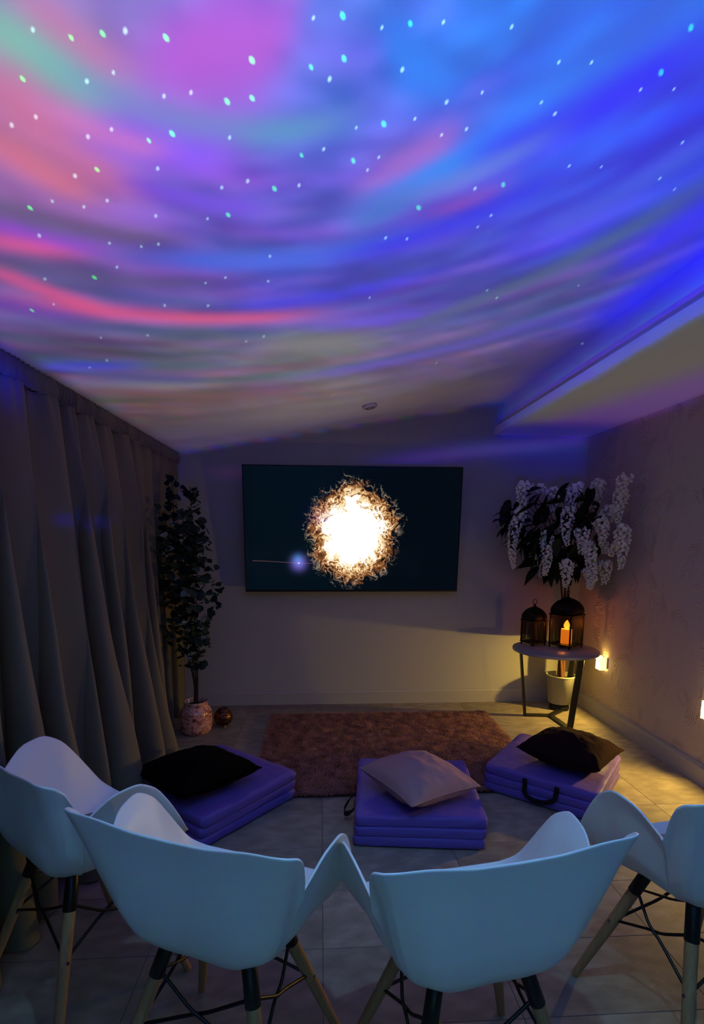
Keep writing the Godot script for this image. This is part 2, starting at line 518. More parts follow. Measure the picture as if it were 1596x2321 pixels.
		for c in [Vector2(0, 0), Vector2(1, 0), Vector2(1, 1), Vector2(0, 1)]:
			e1.append(Vector3(c.x * w.x - half.x, c.y * w.y - half.y, -far))
			e0.append(Vector3(c.x * 0.02 - 0.01, c.y * 0.02 - 0.01, 0.01))
		for m in 4: quad(snoot, e0[m], e0[(m + 1) % 4], e1[(m + 1) % 4], e1[m])
		quad(snoot, e0[0], e0[1], e0[2], e0[3])
		put("star_housing", done(snoot), black, rig, place)
		put("star_arm", tube_mesh([Vector3(0, 0.75, 0.1), place.origin + Vector3(0, -0.03, 0.02)], [0.01], 8), black, rig)
		var l := AreaLight3D.new()
		l.name = "star_lamp"
		add_child(l, true)
		l.area_size = Vector2(0.0005, 0.0005)
		l.area_normalize_energy = true
		l.area_range = 20.0
		l.light_color = Color(0.03, 1.0, 0.30) if k == 0 else Color(0.75, 1.0, 0.92)
		l.light_energy = STAR_POWER * (1.0 if k == 0 else 0.7)
		l.shadow_enabled = true
		l.transform = Transform3D(b, eye)

# ---------------------------------------------------------------- the setting
func plaster(name_: String, c: Color) -> StandardMaterial3D:
	var m := mat(name_, c, 0.85)
	relief(m, 0.02, 0.04, Vector3.ONE * 1.5, 9, 4, true)
	return m

func build_floor() -> void:
	var slab_ := struct("floor", box_mesh(Vector3(X_RIGHT - X_LEFT + 0.3, 0.1, Z_REAR - Z_BACK + 0.3), 0.0), mat("floor joint", Color(0.33, 0.31, 0.285), 0.9), "grey brown vinyl floor laid in large rectangular tiles", "floor", Transform3D(Basis.IDENTITY, Vector3((X_LEFT + X_RIGHT) / 2, -0.054, (Z_BACK + Z_REAR) / 2)))
	var kinds := []
	for k in 5:
		var m := StandardMaterial3D.new()
		m.resource_name = "floor tile"
		var c := 0.95 + 0.025 * k
		m.albedo_texture = noise_tex(0.012, [[0.0, Color(0.49 * c, 0.455 * c, 0.415 * c)], [0.45, Color(0.55 * c, 0.51 * c, 0.465 * c)], [0.6, Color(0.575 * c, 0.535 * c, 0.485 * c)], [1.0, Color(0.63 * c, 0.59 * c, 0.53 * c)]], 512, 6, 60 + k)
		m.roughness = 0.55
		m.metallic_specular = 0.35
		m.uv1_offset = Vector3(k * 0.37, k * 0.21, k * 0.63)
		relief(m, 0.05, 0.03, Vector3(1.1, 1.1, 2.0), 70, 4, true)
		kinds.append(m)
	# long tiles across the room; the joint that runs towards the camera lies at x = 0.005
	var w := 0.61
	var d := 0.3048
	var mesh_cache := {}
	var row := 0
	var z := Z_BACK
	while z < Z_REAR - 0.01:
		var dz := minf(d, Z_REAR - z)
		var x := 0.005 - w * 3
		while x < X_RIGHT:
			var x0 := maxf(x, X_LEFT)
			var x1 := minf(x + w, X_RIGHT)
			if x1 - x0 > 0.02:
				var key := "%.3f %.3f" % [x1 - x0, dz]
				if not mesh_cache.has(key): mesh_cache[key] = box_mesh(Vector3(x1 - x0 - 0.0016, 0.004, dz - 0.0016), 0.0008)
				put("tile", mesh_cache[key], kinds[rng.randi() % 5], slab_, Transform3D(Basis.IDENTITY, Vector3((x0 + x1) / 2, -0.002, z + dz / 2) - slab_.position))
			x += w
		z += d
		row += 1

func build_shell() -> void:
	var wall := plaster("painted wall", Color(0.68, 0.675, 0.66))
	var white := plaster("ceiling paint", Color(0.89, 0.89, 0.89))
	var wood := mat("white skirting", Color(0.67, 0.66, 0.64), 0.5)
	struct("wall_back", slab(PackedVector2Array([Vector2(X_LEFT - 0.15, -0.1), Vector2(X_RIGHT + 0.15, -0.1), Vector2(X_RIGHT + 0.15, 2.8), Vector2(X_LEFT - 0.15, 2.8)]), Z_BACK - 0.15, Z_BACK), wall, "plain pale end wall behind the television", "wall")
	# right wall, papered with a raised rippling grain
	var paper := StandardMaterial3D.new()
	paper.resource_name = "grained wallpaper"
	paper.albedo_color = Color(0.78, 0.72, 0.66)
	paper.roughness = 0.62
	paper.metallic_specular = 0.35
	paper.heightmap_enabled = true
	paper.heightmap_texture = ImageTexture.create_from_image(grain_image())
	paper.heightmap_scale = 0.8
	triplanar(paper, Vector3(0.8, 0.8, 0.8), true)
	struct("wall_right", box_mesh(Vector3(0.15, 2.6, Z_REAR - Z_BACK + 0.1), 0.0), paper, "right wall papered with a raised rippling wood grain", "wall", Transform3D(Basis.IDENTITY, Vector3(X_RIGHT + 0.075, 1.2, (Z_BACK + Z_REAR) / 2)))
	struct("wall_left", box_mesh(Vector3(0.15, 2.5, Z_REAR - Z_BACK + 0.1), 0.0), wall, "left wall hidden behind the long curtain", "wall", Transform3D(Basis.IDENTITY, Vector3(X_LEFT - 0.075, 1.0, (Z_BACK + Z_REAR) / 2)))
	struct("wall_rear", box_mesh(Vector3(X_RIGHT - X_LEFT + 0.3, 2.9, 0.15), 0.0), wall, "wall behind the camera", "wall", Transform3D(Basis.IDENTITY, Vector3((X_LEFT + X_RIGHT) / 2, 1.35, Z_REAR + 0.075)))
	# sloping ceiling
	var xl := X_LEFT - 0.15
	struct("ceiling", slab(PackedVector2Array([Vector2(xl, ceiling_y(xl)), Vector2(X_BULK + 0.06, ceiling_y(X_BULK + 0.06)), Vector2(X_BULK + 0.06, 2.8), Vector2(xl, 2.8)]), Z_BACK - 0.1, Z_REAR + 0.1), white, "sloping white ceiling lit by a swirl of violet and blue aurora", "ceiling")
	struct("trim_1", slab(PackedVector2Array([Vector2(X_BULK, Y_SOFFIT + 0.01), Vector2(X_RIGHT + 0.15, Y_SOFFIT + 0.01), Vector2(X_RIGHT + 0.15, 2.8), Vector2(X_BULK, 2.8)]), Z_BACK - 0.1, Z_REAR + 0.1), white, "boxed-in beam face where the sloping ceiling ends", "beam")
	struct("trim_2", slab(PackedVector2Array([Vector2(X_TRIM, Y_SOFFIT), Vector2(X_RIGHT + 0.1, Y_SOFFIT), Vector2(X_RIGHT + 0.1, Y_SOFFIT + 0.009), Vector2(X_BULK + 0.01, Y_SOFFIT + 0.009), Vector2(X_BULK + 0.01, Y_SOFFIT + 0.066), Vector2(X_TRIM + 0.006, Y_SOFFIT + 0.066), Vector2(X_TRIM, Y_SOFFIT + 0.06)]), Z_BACK, Z_REAR + 0.05), white, "proud strip and flat underside of the boxed-in beam", "beam")
	# skirting boards with a ledge
	var prof := PackedVector2Array([Vector2(0, 0), Vector2(0.016, 0), Vector2(0.016, 0.105), Vector2(0.011, 0.116), Vector2(0, 0.118)])
	var b := slab(prof, 0.0, X_RIGHT - X_LEFT)
	struct("baseboard_back", b, wood, "pale skirting board along the end wall", "skirting", Transform3D(Basis(Vector3(0, 0, 1), Vector3.UP, Vector3(-1, 0, 0)), Vector3(X_RIGHT, 0, Z_BACK)))
	var prof2 := PackedVector2Array([Vector2(0, 0), Vector2(0.03, 0), Vector2(0.03, 0.104), Vector2(0.025, 0.11), Vector2(0.018, 0.112), Vector2(0.018, 0.121), Vector2(0, 0.121)])
	struct("baseboard_right", slab(prof2, 0.0, Z_REAR - Z_BACK - 0.02), wood, "pale skirting board along the papered right wall", "skirting", Transform3D(Basis(Vector3(-1, 0, 0), Vector3.UP, Vector3(0, 0, -1)), Vector3(X_RIGHT, 0, Z_REAR)))
	var disc := thing("ceiling_alarm", "small round white disc fixed to the ceiling above the television", "smoke alarm", Vector3(0.35, ceiling_y(0.35) - 0.001, -3.815))
	disc.rotation.z = atan(0.168)
	put("body", lathe_mesh([[0, -0.022], [0.03, -0.022], [0.046, -0.019], [0.052, -0.012], [0.054, 0.0], [0, 0.0]], 40), mat("white plastic", Color(0.62, 0.62, 0.62), 0.5), disc)
	put("grille", lathe_mesh([[0.022, -0.0225], [0.024, -0.0245], [0.030, -0.0245], [0.032, -0.0215]], 40), mat("grey plastic", grey(0.3), 0.6), disc)

func grain_image() -> Image:
	var n := 1024
	var im := Image.create(n, n, false, Image.FORMAT_RGBA8)
	var a := noise(1.0, 2, 3)
	var b := noise(1.0, 2, 8)
	for y in n:
		for x in n:
			var u := TAU * x / n
			var v := TAU * y / n
			# seamless: noise on a torus, low along the grain
			var p := Vector3(cos(u) * 0.55, sin(u) * 0.55, cos(v) * 0.42)
			var q := sin(v) * 0.42
			var h := a.get_noise_3d(p.x + q * 1.7, p.y, p.z + q)
			var mask := smoothstep(0.02, 0.34, b.get_noise_3d(p.x * 2.2 + 7, p.y * 2.2 + q, p.z * 2.2 - q))
			var s := 0.5 + 0.5 * sin(v * 22.0 + h * 42.0)
			var g := 0.5 + (pow(s, 2.0) - 0.38) * 0.6 * mask
			im.set_pixel(x, y, grey(clampf(g, 0, 1)))
	return im

# ---------------------------------------------------------------- the curtain
func curtain() -> void:
	var velvet := mat("taupe velvet", Color(0.46, 0.43, 0.355), 0.9)
	velvet.rim_enabled = true
	velvet.rim = 0.35
	velvet.rim_tint = 0.6
	velvet.metallic_specular = 0.15
	relief(velvet, 0.05, 0.03, Vector3.ONE * 3.0, 14)
	var c := thing("curtain", "long floor-length taupe velvet curtain hanging in deep folds along the left side", "curtain")
	var n := 1100
	var z0 := -4.40
	var z1 := -0.2
	var w := noise(1.0, 2, 41)
	var phase := PackedFloat32Array()
	var ph := 0.0
	for i in n + 1:
		phase.append(ph)
		var s := float(i) / n
		ph += TAU * (z1 - z0) / n / (0.225 + 0.135 * w.get_noise_1d(s * 17.0))
	var nt := 46
	var rows := []
	for k in nt + 1:
		var t := float(k) / nt               # 0 at the top under the header tape, 1 at the floor
		var tt := pow(t, 1.15)
		var row := PackedVector3Array()
		for i in n + 1:
			var s := float(i) / n
			var z := lerpf(z0, z1, s)
			var p := phase[i] + 0.5 * w.get_noise_2d(s * 9.0, t * 1.2)
			var amp := lerpf(0.030, 0.112, pow(t, 0.65)) * (1.0 + 0.7 * w.get_noise_2d(s * 13.0 + 40.0, t * 0.8))
			var f := 1.0 - 2.0 * pow(absf(cos(p / 2.0 + 0.785)), 2.4) + 0.22 * sin(2.0 * p + 0.8) * w.get_noise_1d(s * 20.0 + 9.0)
			var near := smoothstep(-3.75, -3.2, z)
			amp *= lerpf(0.55, 1.0, near)
			var x := -1.165 - 0.02 * (1.0 - near) * smoothstep(0.0, 0.3, t) + (0.115 - 0.085 * smoothstep(-2.35, -1.85, z)) * tt * near + amp * f
			x += 0.006 * (1.0 - smoothstep(0.0, 0.12, t)) * sin(p * 5.0)
			var out := amp * 0.8 * cos(p) * smoothstep(0.0, 0.35, t)
			var y := lerpf(2.035, 0.012, t) + 0.012 * w.get_noise_2d(s * 30.0, 3.0) * t
			row.append(Vector3(maxf(x, X_LEFT + 0.03), y, clampf(z + out, Z_BACK + 0.01, 9.0)))
		rows.append(row)
	var st := mb()
	sheet(st, rows)
	put("drape", done(st), velvet, c)
	# gathered header tape
	st = mb()
	rows = []
	for k in 9:
		var t := float(k) / 8
		var row := PackedVector3Array()
		for i in 2 * n + 1:
			var s := float(i) / (2 * n)
			var z := lerpf(z0, z1, s)
			var p := phase[i / 2] if i % 2 == 0 else (phase[i / 2] + phase[i / 2 + 1]) / 2
			var puff := sin(p * 7.0 + 2.0 * w.get_noise_1d(s * 30.0)) * (0.011 - 0.006 * absf(sin(t * PI)))
			var x := -1.150 + puff + 0.012 * sin(t * PI) + 0.010 * sin(p) * t
			var y := 2.125 - 0.092 * t + (0.006 * w.get_noise_1d(s * 160.0) - 0.012 if k == 0 else 0.0)
			row.append(Vector3(x, y, z + 0.004 * cos(p * 7.0)))
		rows.append(row)
	sheet(st, rows)
	put("header_tape", done(st), velvet, c)
	put("track", box_mesh(Vector3(0.03, 0.03, z1 - z0), 0.004), mat("white skirting", Color.WHITE), c, Transform3D(Basis.IDENTITY, Vector3(-1.235, 2.085, (z0 + z1) / 2)))

# ---------------------------------------------------------------- the television
func screen_image() -> Image:
	var w := 1024
	var h := 576
	var im := Image.create(w, h, false, Image.FORMAT_RGBA8)
	var a := noise(0.012, 5, 4)
	var f := noise(0.02, 4, 19)
	f.fractal_type = FastNoiseLite.FRACTAL_RIDGED
	var g := noise(0.035, 4, 27)
	g.fractal_type = FastNoiseLite.FRACTAL_RIDGED
	var c := Vector2(0.500 * w, 0.525 * h)
	for y in h:
		for x in w:
			var p := Vector2(x, y)
			var d := p - c
			var q := p + Vector2(a.get_noise_2d(x, y), a.get_noise_2d(x + 900, y)) * 46.0
			var r := (d * Vector2(1.0, 0.93)).length() / w
			var dir := d.normalized()
			var edge := a.get_noise_3d(dir.x * 130, dir.y * 130, 50.0)
			var core := 0.128 + 0.036 * edge + 0.012 * f.get_noise_2d(q.x, q.y)
			var rim := 0.205 + 0.036 * edge + 0.012 * a.get_noise_2d(q.x * 2.0, q.y * 2.0)
			# the aurora's dark navy ground
			var col := Vector3(0.001, 0.003, 0.006) + Vector3(0.0, 0.0015, 0.003) * (1.0 - smoothstep(0.1, 0.45, absf(x / float(w) - 0.2)))
			if r < 0.30:
				var t := (r - core) / (rim - core)
				var n1 := a.get_noise_2d(q.x * 1.6, q.y * 1.6)
				var n2 := f.get_noise_2d(q.x, q.y)
				var n3 := g.get_noise_2d(q.x * 1.3 + 300, q.y * 1.3)
				# clouds of flame: brown and torn at the rim, orange, then white towards the middle
				var heat := 1.0 - t + 0.55 * n1 + 0.30 * n2 + 0.16 * n3
				var cloud := smoothstep(0.02, 0.30, heat)
				var bright := clampf(0.25 + 0.55 * n2 + 0.45 * n3 + 0.45 * (1.0 - t), 0.0, 1.0)
				var fire := Vector3(0.045, 0.012, 0.005).lerp(Vector3(0.62, 0.22, 0.05), bright * bright)
				fire = fire.lerp(Vector3(1.0, 0.80, 0.45), smoothstep(0.80, 1.20, bright + 0.25 * (1.0 - t)))
				col = col.lerp(fire, cloud * (1.0 - 0.35 * smoothstep(0.4, 1.0, t)))
				col = col.lerp(Vector3(1, 0.98, 0.93), smoothstep(0.90, 1.2, heat))
				# pale torn wisps just beyond the rim
				var wisp := smoothstep(0.52, 0.75, n2 * 0.5 + 0.45) * smoothstep(0.1, 0.4, n3) * smoothstep(0.75, 0.95, t) * (1.0 - smoothstep(1.15, 1.45, t + 0.5 * n1))
				col += Vector3(0.20, 0.16, 0.12) * wisp
			# small blue flare with a thin streak
			var e := Vector2((x - 0.245 * w), (y - 0.775 * h))
			var el := e.length()
			col += Vector3(0.16, 0.13, 0.55) * exp(-el * el / 900.0) + Vector3(0.0, 0.10, 0.22) * exp(-(e + Vector2(4, 20)).length_squared() / 500.0) + Vector3.ONE * exp(-el * el / 8.0)
			var line_y := 0.775 * h - 12.0 * sin(clampf((x - 0.245 * w) / (0.25 * w), -1, 1) * 1.4) * (1.0 if x < 0.245 * w else 0.2) * -1.0
			if x > 0.03 * w and x < 0.62 * w:
				col += Vector3(0.10, 0.045, 0.05) * exp(-pow((y - line_y) / 1.3, 2.0)) * (1.0 - smoothstep(0.30, 0.62, x / float(w)))
			im.set_pixel(x, y, Color(clampf(col.x, 0, 1), clampf(col.y, 0, 1), clampf(col.z, 0, 1)).linear_to_srgb())
	return im

func television() -> void:
	var tv := thing("television", "large wall-mounted television showing a white-hot fireball on black", "television", Vector3(0.267, 1.506, -4.27))
	tv.rotation.x = deg_to_rad(4.4)
	var black := mat("black plastic", grey(0.012), 0.35)
	put("body", box_mesh(Vector3(1.756, 1.006, 0.035), 0.004), black, tv, Transform3D(Basis.IDENTITY, Vector3(0, 0, -0.02)))
	var st := mb()
	for s in [-1, 1]:
		box(st, Vector3(0.010, 1.012, 0.012), Transform3D(Basis.IDENTITY, Vector3(0.876 * s, 0, 0.0)), 0.002)
		box(st, Vector3(1.762, 0.010 if s > 0 else 0.016, 0.012), Transform3D(Basis.IDENTITY, Vector3(0, 0.501 * s, 0.0)), 0.002)
	put("bezel", done(st), black, tv)
	var m := StandardMaterial3D.new()
	m.resource_name = "screen"
	m.albedo_color = grey(0.01)
	m.roughness = 0.12
	m.metallic_specular = 0.25
	m.emission_enabled = true
	m.emission = Color.BLACK
	m.emission_texture = ImageTexture.create_from_image(screen_image())
	m.emission_energy_multiplier = 1.1
	st = mb()
	st.set_smooth_group(-1)
	uvq(st, [Vector3(-0.872, 0.497, 0.001), Vector3(0.872, 0.497, 0.001), Vector3(0.872, -0.494, 0.001), Vector3(-0.872, -0.494, 0.001)], [Vector2(0, 0), Vector2(1, 0), Vector2(1, 1), Vector2(0, 1)])
	put("screen", done(st), m, tv)
	put("wall_bracket", box_mesh(Vector3(0.5, 0.30, 0.085), 0.01), black, tv, Transform3D(Basis.IDENTITY, Vector3(0, -0.05, -0.080)))
	var l := AreaLight3D.new()
	l.name = "screen_light"
	add_child(l, true)
	l.area_size = Vector2(0.44, 0.46)
	l.area_normalize_energy = true
	l.area_range = 12.0
	l.light_color = Color(1.0, 0.88, 0.68)
	l.light_energy = TV_POWER
	l.shadow_enabled = true
	l.transform = tv.transform * Transform3D(Basis(Vector3.UP, PI), Vector3(0, -0.01, 0.02))

# ---------------------------------------------------------------- tub chairs
# local axes: the sitter looks along -z; angle a is measured from the middle of the back
const RIM := [[0, 0.0, 0.196, 0.805], [20, 0.095, 0.201, 0.811], [40, 0.185, 0.206, 0.826], [55, 0.247, 0.204, 0.831], [63, 0.274, 0.193, 0.829], [70, 0.285, 0.170, 0.819], [74.5, 0.283, 0.147, 0.795], [77, 0.276, 0.127, 0.752], [78.3, 0.268, 0.112, 0.708], [79.5, 0.264, 0.101, 0.682], [81, 0.268, 0.091, 0.687], [85, 0.279, 0.066, 0.710], [92, 0.292, 0.026, 0.738], [104, 0.302, -0.046, 0.746], [115, 0.297, -0.105, 0.708], [124, 0.291, -0.15, 0.645], [132, 0.281, -0.19, 0.578], [140, 0.264, -0.222, 0.522], [150, 0.225, -0.255, 0.485], [165, 0.12, -0.282, 0.466], [180, 0.0, -0.29, 0.462]]
const RIM_X := 1
const RIM_Z := 2
const RIM_Y := 3

func rim(a: float, k: int) -> float:
	return interp(absf(a), RIM.map(func(r): return [r[0], r[k]]))

var rim_cache := {}

func rim_at(a: float) -> Vector3:
	if not rim_cache.has(a):
		rim_cache[a] = Vector3(rim(a, RIM_X) * signf(a), rim(a, RIM_Y), rim(a, RIM_Z))
	return rim_cache[a]

func shell_point(a: float, u: float, inner: bool) -> Vector3:
	var aa := absf(a)
	var top := rim_at(a)
	var rho := interp(u, [[0, 0.0], [0.15, 0.23], [0.3, 0.425], [0.45, 0.585], [0.6, 0.705], [0.75, 0.79], [0.9, 0.90], [1.0, 1.0]])
	var eta := interp(u, [[0, 0.0], [0.15, 0.028], [0.3, 0.095], [0.45, 0.205], [0.6, 0.365], [0.75, 0.57], [0.9, 0.83], [1.0, 1.0]])
	var full := interp(u, [[0, 0.0], [0.15, 0.30], [0.3, 0.54], [0.45, 0.71], [0.6, 0.815], [0.75, 0.875], [0.9, 0.935], [1.0, 1.0]])
	rho = lerpf(rho, full, lerpf(lerpf(0.95, 0.6, smoothstep(20.0, 76.0, aa)), 0.80, smoothstep(79.0, 84.0, aa)))
	var front := smoothstep(95.0, 165.0, aa)
	rho = lerpf(rho, pow(u, 0.8), front)
	eta = lerpf(eta, pow(u, 4.0), front)
	var low := 0.436 if not inner else 0.445
	# the bowl's middle lies a little behind the seat's
	var p := Vector3(top.x * rho, low + (top.y - low) * eta, 0.03 + (top.z - 0.03) * rho)
	# below the rim the plan rounds off: corners draw in
	var round_ := (1.0 - smoothstep(0.55, 1.0, u)) * smoothstep(40.0, 62.0, aa) * (1.0 - smoothstep(66.0, 95.0, aa))
	p.x *= 1.0 - 0.045 * round_
	p.z -= 0.026 * round_ * rho
	# where back and wing meet, the back stands a little proud of the wing
	var proud := smoothstep(79.9, 79.3, aa) * smoothstep(40.0, 76.0, aa) * smoothstep(0.12, 0.5, u)
	var out := Vector2(top.x, maxf(top.z, 0.02)).normalized()
	p.x += out.x * 0.014 * proud
	p.z += out.y * 0.014 * proud
	# and a narrow raised welt runs down the joint
	var welt := 0.0045 * exp(-pow((aa - 80.3) / 0.45, 2.0)) * smoothstep(0.15, 0.4, u) * (1.0 if not inner else 0.0)
	p.x += out.x * welt
	p.z += out.y * welt
	if inner:
		var th := 0.0065 * smoothstep(0.0, 0.4, u)
		var o2 := Vector2(top.x, top.z).normalized()
		p.x -= o2.x * th
		p.z -= o2.y * th
	return p

var shell_cache: ArrayMesh

func chair_shell() -> ArrayMesh:
	if shell_cache: return shell_cache
	var angles := []
	var a := -180.0
	while a < 179.9:
		angles.append(a)
		var aa := absf(a + 0.2)
		a += 0.2 if aa > 78.6 and aa < 81.4 else 0.4 if aa > 76.5 and aa < 82.0 else (1.0 if aa > 62.0 and aa < 90.0 else 3.0)
	var us := []
	for i in 41:
		us.append(1.0 - pow(1.0 - i / 40.0, 1.25))
	var rows := []
	for u in us:
		var row := PackedVector3Array()
		for an in angles: row.append(shell_point(an, maxf(u, 0.001), false))
		rows.append(row)
	# rounded lip, then the inside
	var lip := []
	for k in [1, 2, 3]:
		var row := PackedVector3Array()
		for an in angles:
			var o := shell_point(an, 1.0, false)
			var i := shell_point(an, 1.0, true)
			var t: float = k / 4.0
			row.append(o.lerp(i, 0.5 - 0.5 * cos(PI * t)) + Vector3.UP * 0.0035 * sin(PI * t))
		lip.append(row)
	rows.append_array(lip)
	for k in us.size():
		var row := PackedVector3Array()
		for an in angles: row.append(shell_point(an, maxf(us[us.size() - 1 - k], 0.001), true))
		rows.append(row)
	var st := mb()
	sheet(st, rows, true)
	shell_cache = done(st)
	return shell_cache

func chair(x: float, z: float, turn: float, label: String) -> void:
	var c := thing("tub_chair", label, "chair", Vector3(x, 0, z), deg_to_rad(turn), "white tub chairs facing the television")
	var white := mat("white polypropylene", Color(0.90, 0.90, 0.90), 0.38)
	var beech := mat("beech", Color(0.72, 0.55, 0.38), 0.5)
	if not beech.uv1_triplanar:
		beech.albedo_texture = noise_tex(0.03, [[0.0, Color(0.78, 0.78, 0.78)], [1.0, Color.WHITE]], 256, 4, 91)
		triplanar(beech, Vector3(12, 1.2, 12))
	var black := mat("black steel", grey(0.022), 0.4)
	var pad := mat("grey felt", Color(0.50, 0.50, 0.51), 0.95)
	put("shell", chair_shell(), white, c)
	var st := mb()
	lathe(st, [[0, 0.450], [0.07, 0.455], [0.108, 0.473], [0.120, 0.483], [0.116, 0.494], [0.09, 0.500], [0, 0.501]], 48, Transform3D(Basis.from_scale(Vector3(1.06, 1, 1.15)), Vector3(0, 0.004, -0.045)))
	put("seat_pad", done(st), pad, c)
	var tops := []
	var feet := []
	for s in [[-1, 1], [1, 1], [1, -1], [-1, -1]]:
		tops.append(Vector3(0.110 * s[0], 0.458, (0.066 if s[1] > 0 else -0.085)))
		feet.append(Vector3(0.240 * s[0], 0.0, (0.205 if s[1] > 0 else -0.225)))
	for k in 4:
		var t: Vector3 = tops[k]; var f: Vector3 = feet[k]
		var leg := put("leg", tube_mesh([t.lerp(f, 0.05), t.lerp(f, 0.25), t.lerp(f, 0.6), f + Vector3.UP * 0.001], [0.0155, 0.0172, 0.0155, 0.0115], 16), beech, c)
		put("leg_cap", tube_mesh([t + (t - f) * 0.01, t, t.lerp(f, 0.20), t.lerp(f, 0.205)], [0.015, 0.0185, 0.0190, 0.0165], 16), black, leg)
		put("bolt", tube_mesh([t.lerp(f, 0.46) + Vector3(0.019, 0, 0) * signf(t.x), t.lerp(f, 0.46) - Vector3(0.022, 0, 0) * signf(t.x)], [0.0045], 8), mat("bright steel", grey(0.55), 0.3, 1.0), leg)
	# two bent wires on each side: from high on one leg, to the middle, to low on the next
	for k in 4:
		var t1: Vector3 = tops[k]; var f1: Vector3 = feet[k]
		var t2: Vector3 = tops[(k + 1) % 4]; var f2: Vector3 = feet[(k + 1) % 4]
		var hi1 := t1.lerp(f1, 0.17); var lo1 := t1.lerp(f1, 0.46)
		var hi2 := t2.lerp(f2, 0.17); var lo2 := t2.lerp(f2, 0.46)
		var mid := (hi1 + lo2 + hi2 + lo1) / 4.0
		var along := (t2 - t1).normalized() * 0.022
		var side := (t2 - t1).cross(Vector3.UP).normalized() * 0.004
		for w in [[hi1, lo2, 1.0], [hi2, lo1, -1.0]]:
			var m1: Vector3 = mid - along * w[2] + Vector3.UP * 0.010 + side * w[2]
			var m2: Vector3 = mid + along * w[2] - Vector3.UP * 0.010 + side * w[2]
			put("strut", tube_mesh([w[0], Vector3(w[0]).lerp(m1, 0.9), m1.lerp(m2, 0.15), m1.lerp(m2, 0.85), Vector3(w[1]).lerp(m2, 0.9), w[1]], [0.0046], 8), black, c)
	st = mb()
	for k in 2:
		tube(st, [tops[k], Vector3(0, 0.425, 0.0), tops[k + 2]], [0.007], 8)
	box(st, Vector3(0.12, 0.012, 0.10), Transform3D(Basis.IDENTITY, Vector3(0, 0.424, 0.0)), 0.003)
	put("seat_bracket", done(st), black, c)

# ---------------------------------------------------------------- folded mats, cushions, rug
func soft_box(size: Vector3, r: float, seed_: int, puff: float) -> ArrayMesh:
	# a padded slab: rounded edges and slightly uneven sides
	var st := mb()
	st.set_smooth_group(0)
	var n := noise(1.0, 3, seed_)
	var h := size / 2
	var prof := []
	for k in 7:
		var a := -PI / 2 + PI * k / 6.0
		prof.append(Vector2(cos(a), sin(a)))
	var outline := func(inset: float) -> Array:
		var pts := []
		var per := 26
		for side in 4:
			for i in per:
				var t := -1.0 + 2.0 * i / per
				var hx := h.x - inset; var hz := h.z - inset
				var p: Vector2 = [Vector2(t * hx, hz), Vector2(hx, -t * hz), Vector2(-t * hx, -hz), Vector2(-hx, t * hz)][side]
				# round the upright corners
				var cr := 0.022
				var q := Vector2(clampf(p.x, -hx + cr, hx - cr), clampf(p.y, -hz + cr, hz - cr))
				if (p - q).length() > 0.0001: p = q + (p - q).normalized() * cr
				pts.append(p)
		return pts
	var rows := []
	var steps := []
	for f in [0.0, 0.3, 0.55, 0.75, 0.9]: steps.append([(1.0 - f), -h.y, 0.0])
	for k in 7: steps.append([0.0, -h.y + r + (h.y - r) * (prof[k].y + 1.0) if false else lerpf(-h.y, h.y, (prof[k].y + 1) / 2), r * (1.0 - prof[k].x)])
	for f in [0.9, 0.75, 0.55, 0.3, 0.0]: steps.append([(1.0 - f), h.y, 0.0])
	for s in steps:
		var row := PackedVector3Array()
		var pts: Array = outline.call(maxf(s[2], 0.0) if s[0] == 0.0 else r)
		for p in pts:
			var q: Vector2 = p * (1.0 - s[0])
			var bulge: float = puff * n.get_noise_3d(q.x * 9.0, s[1] * 30.0, q.y * 9.0)
			var up := 0.0
			if s[1] >= h.y - 0.0001: up = puff * 0.7 * n.get_noise_2d(q.x * 5.0, q.y * 5.0)
			row.append(Vector3(q.x + signf(q.x) * bulge * 0.5, s[1] + up, q.y + signf(q.y) * bulge * 0.5))
		rows.append(row)
	sheet(st, rows, true)
	return done(st)

func vinyl(name_: String, c: Color) -> StandardMaterial3D:
	var m := mat(name_, c, 0.5)
	if not m.heightmap_enabled:
		m.metallic_specular = 0.4
		relief(m, 0.012, 0.25, Vector3.ONE * 1.6, 33, 4)
	return m

func folding_mat(at: Vector3, turn: float, size: Vector2, label: String, seed_: int) -> Node3D:
	var m := thing("folding_mat", label, "exercise mat", at, deg_to_rad(turn), "folded blue mats on the floor")
	var blue := vinyl("blue violet vinyl", Color(0.43, 0.34, 0.70))
	for k in 3:
		var h := 0.0482
		var p := put("panel", soft_box(Vector3(size.x - 0.004 * (k % 2), h, size.y - 0.006 * ((k + 1) % 2)), 0.006, seed_ + k, 0.007), blue, m)
		p.position = Vector3(0.002 * (k - 1), 0.0245 + k * 0.0484, 0.003 * (1 - k))
		p.rotation.y = 0.006 * (k - 1)
	return m

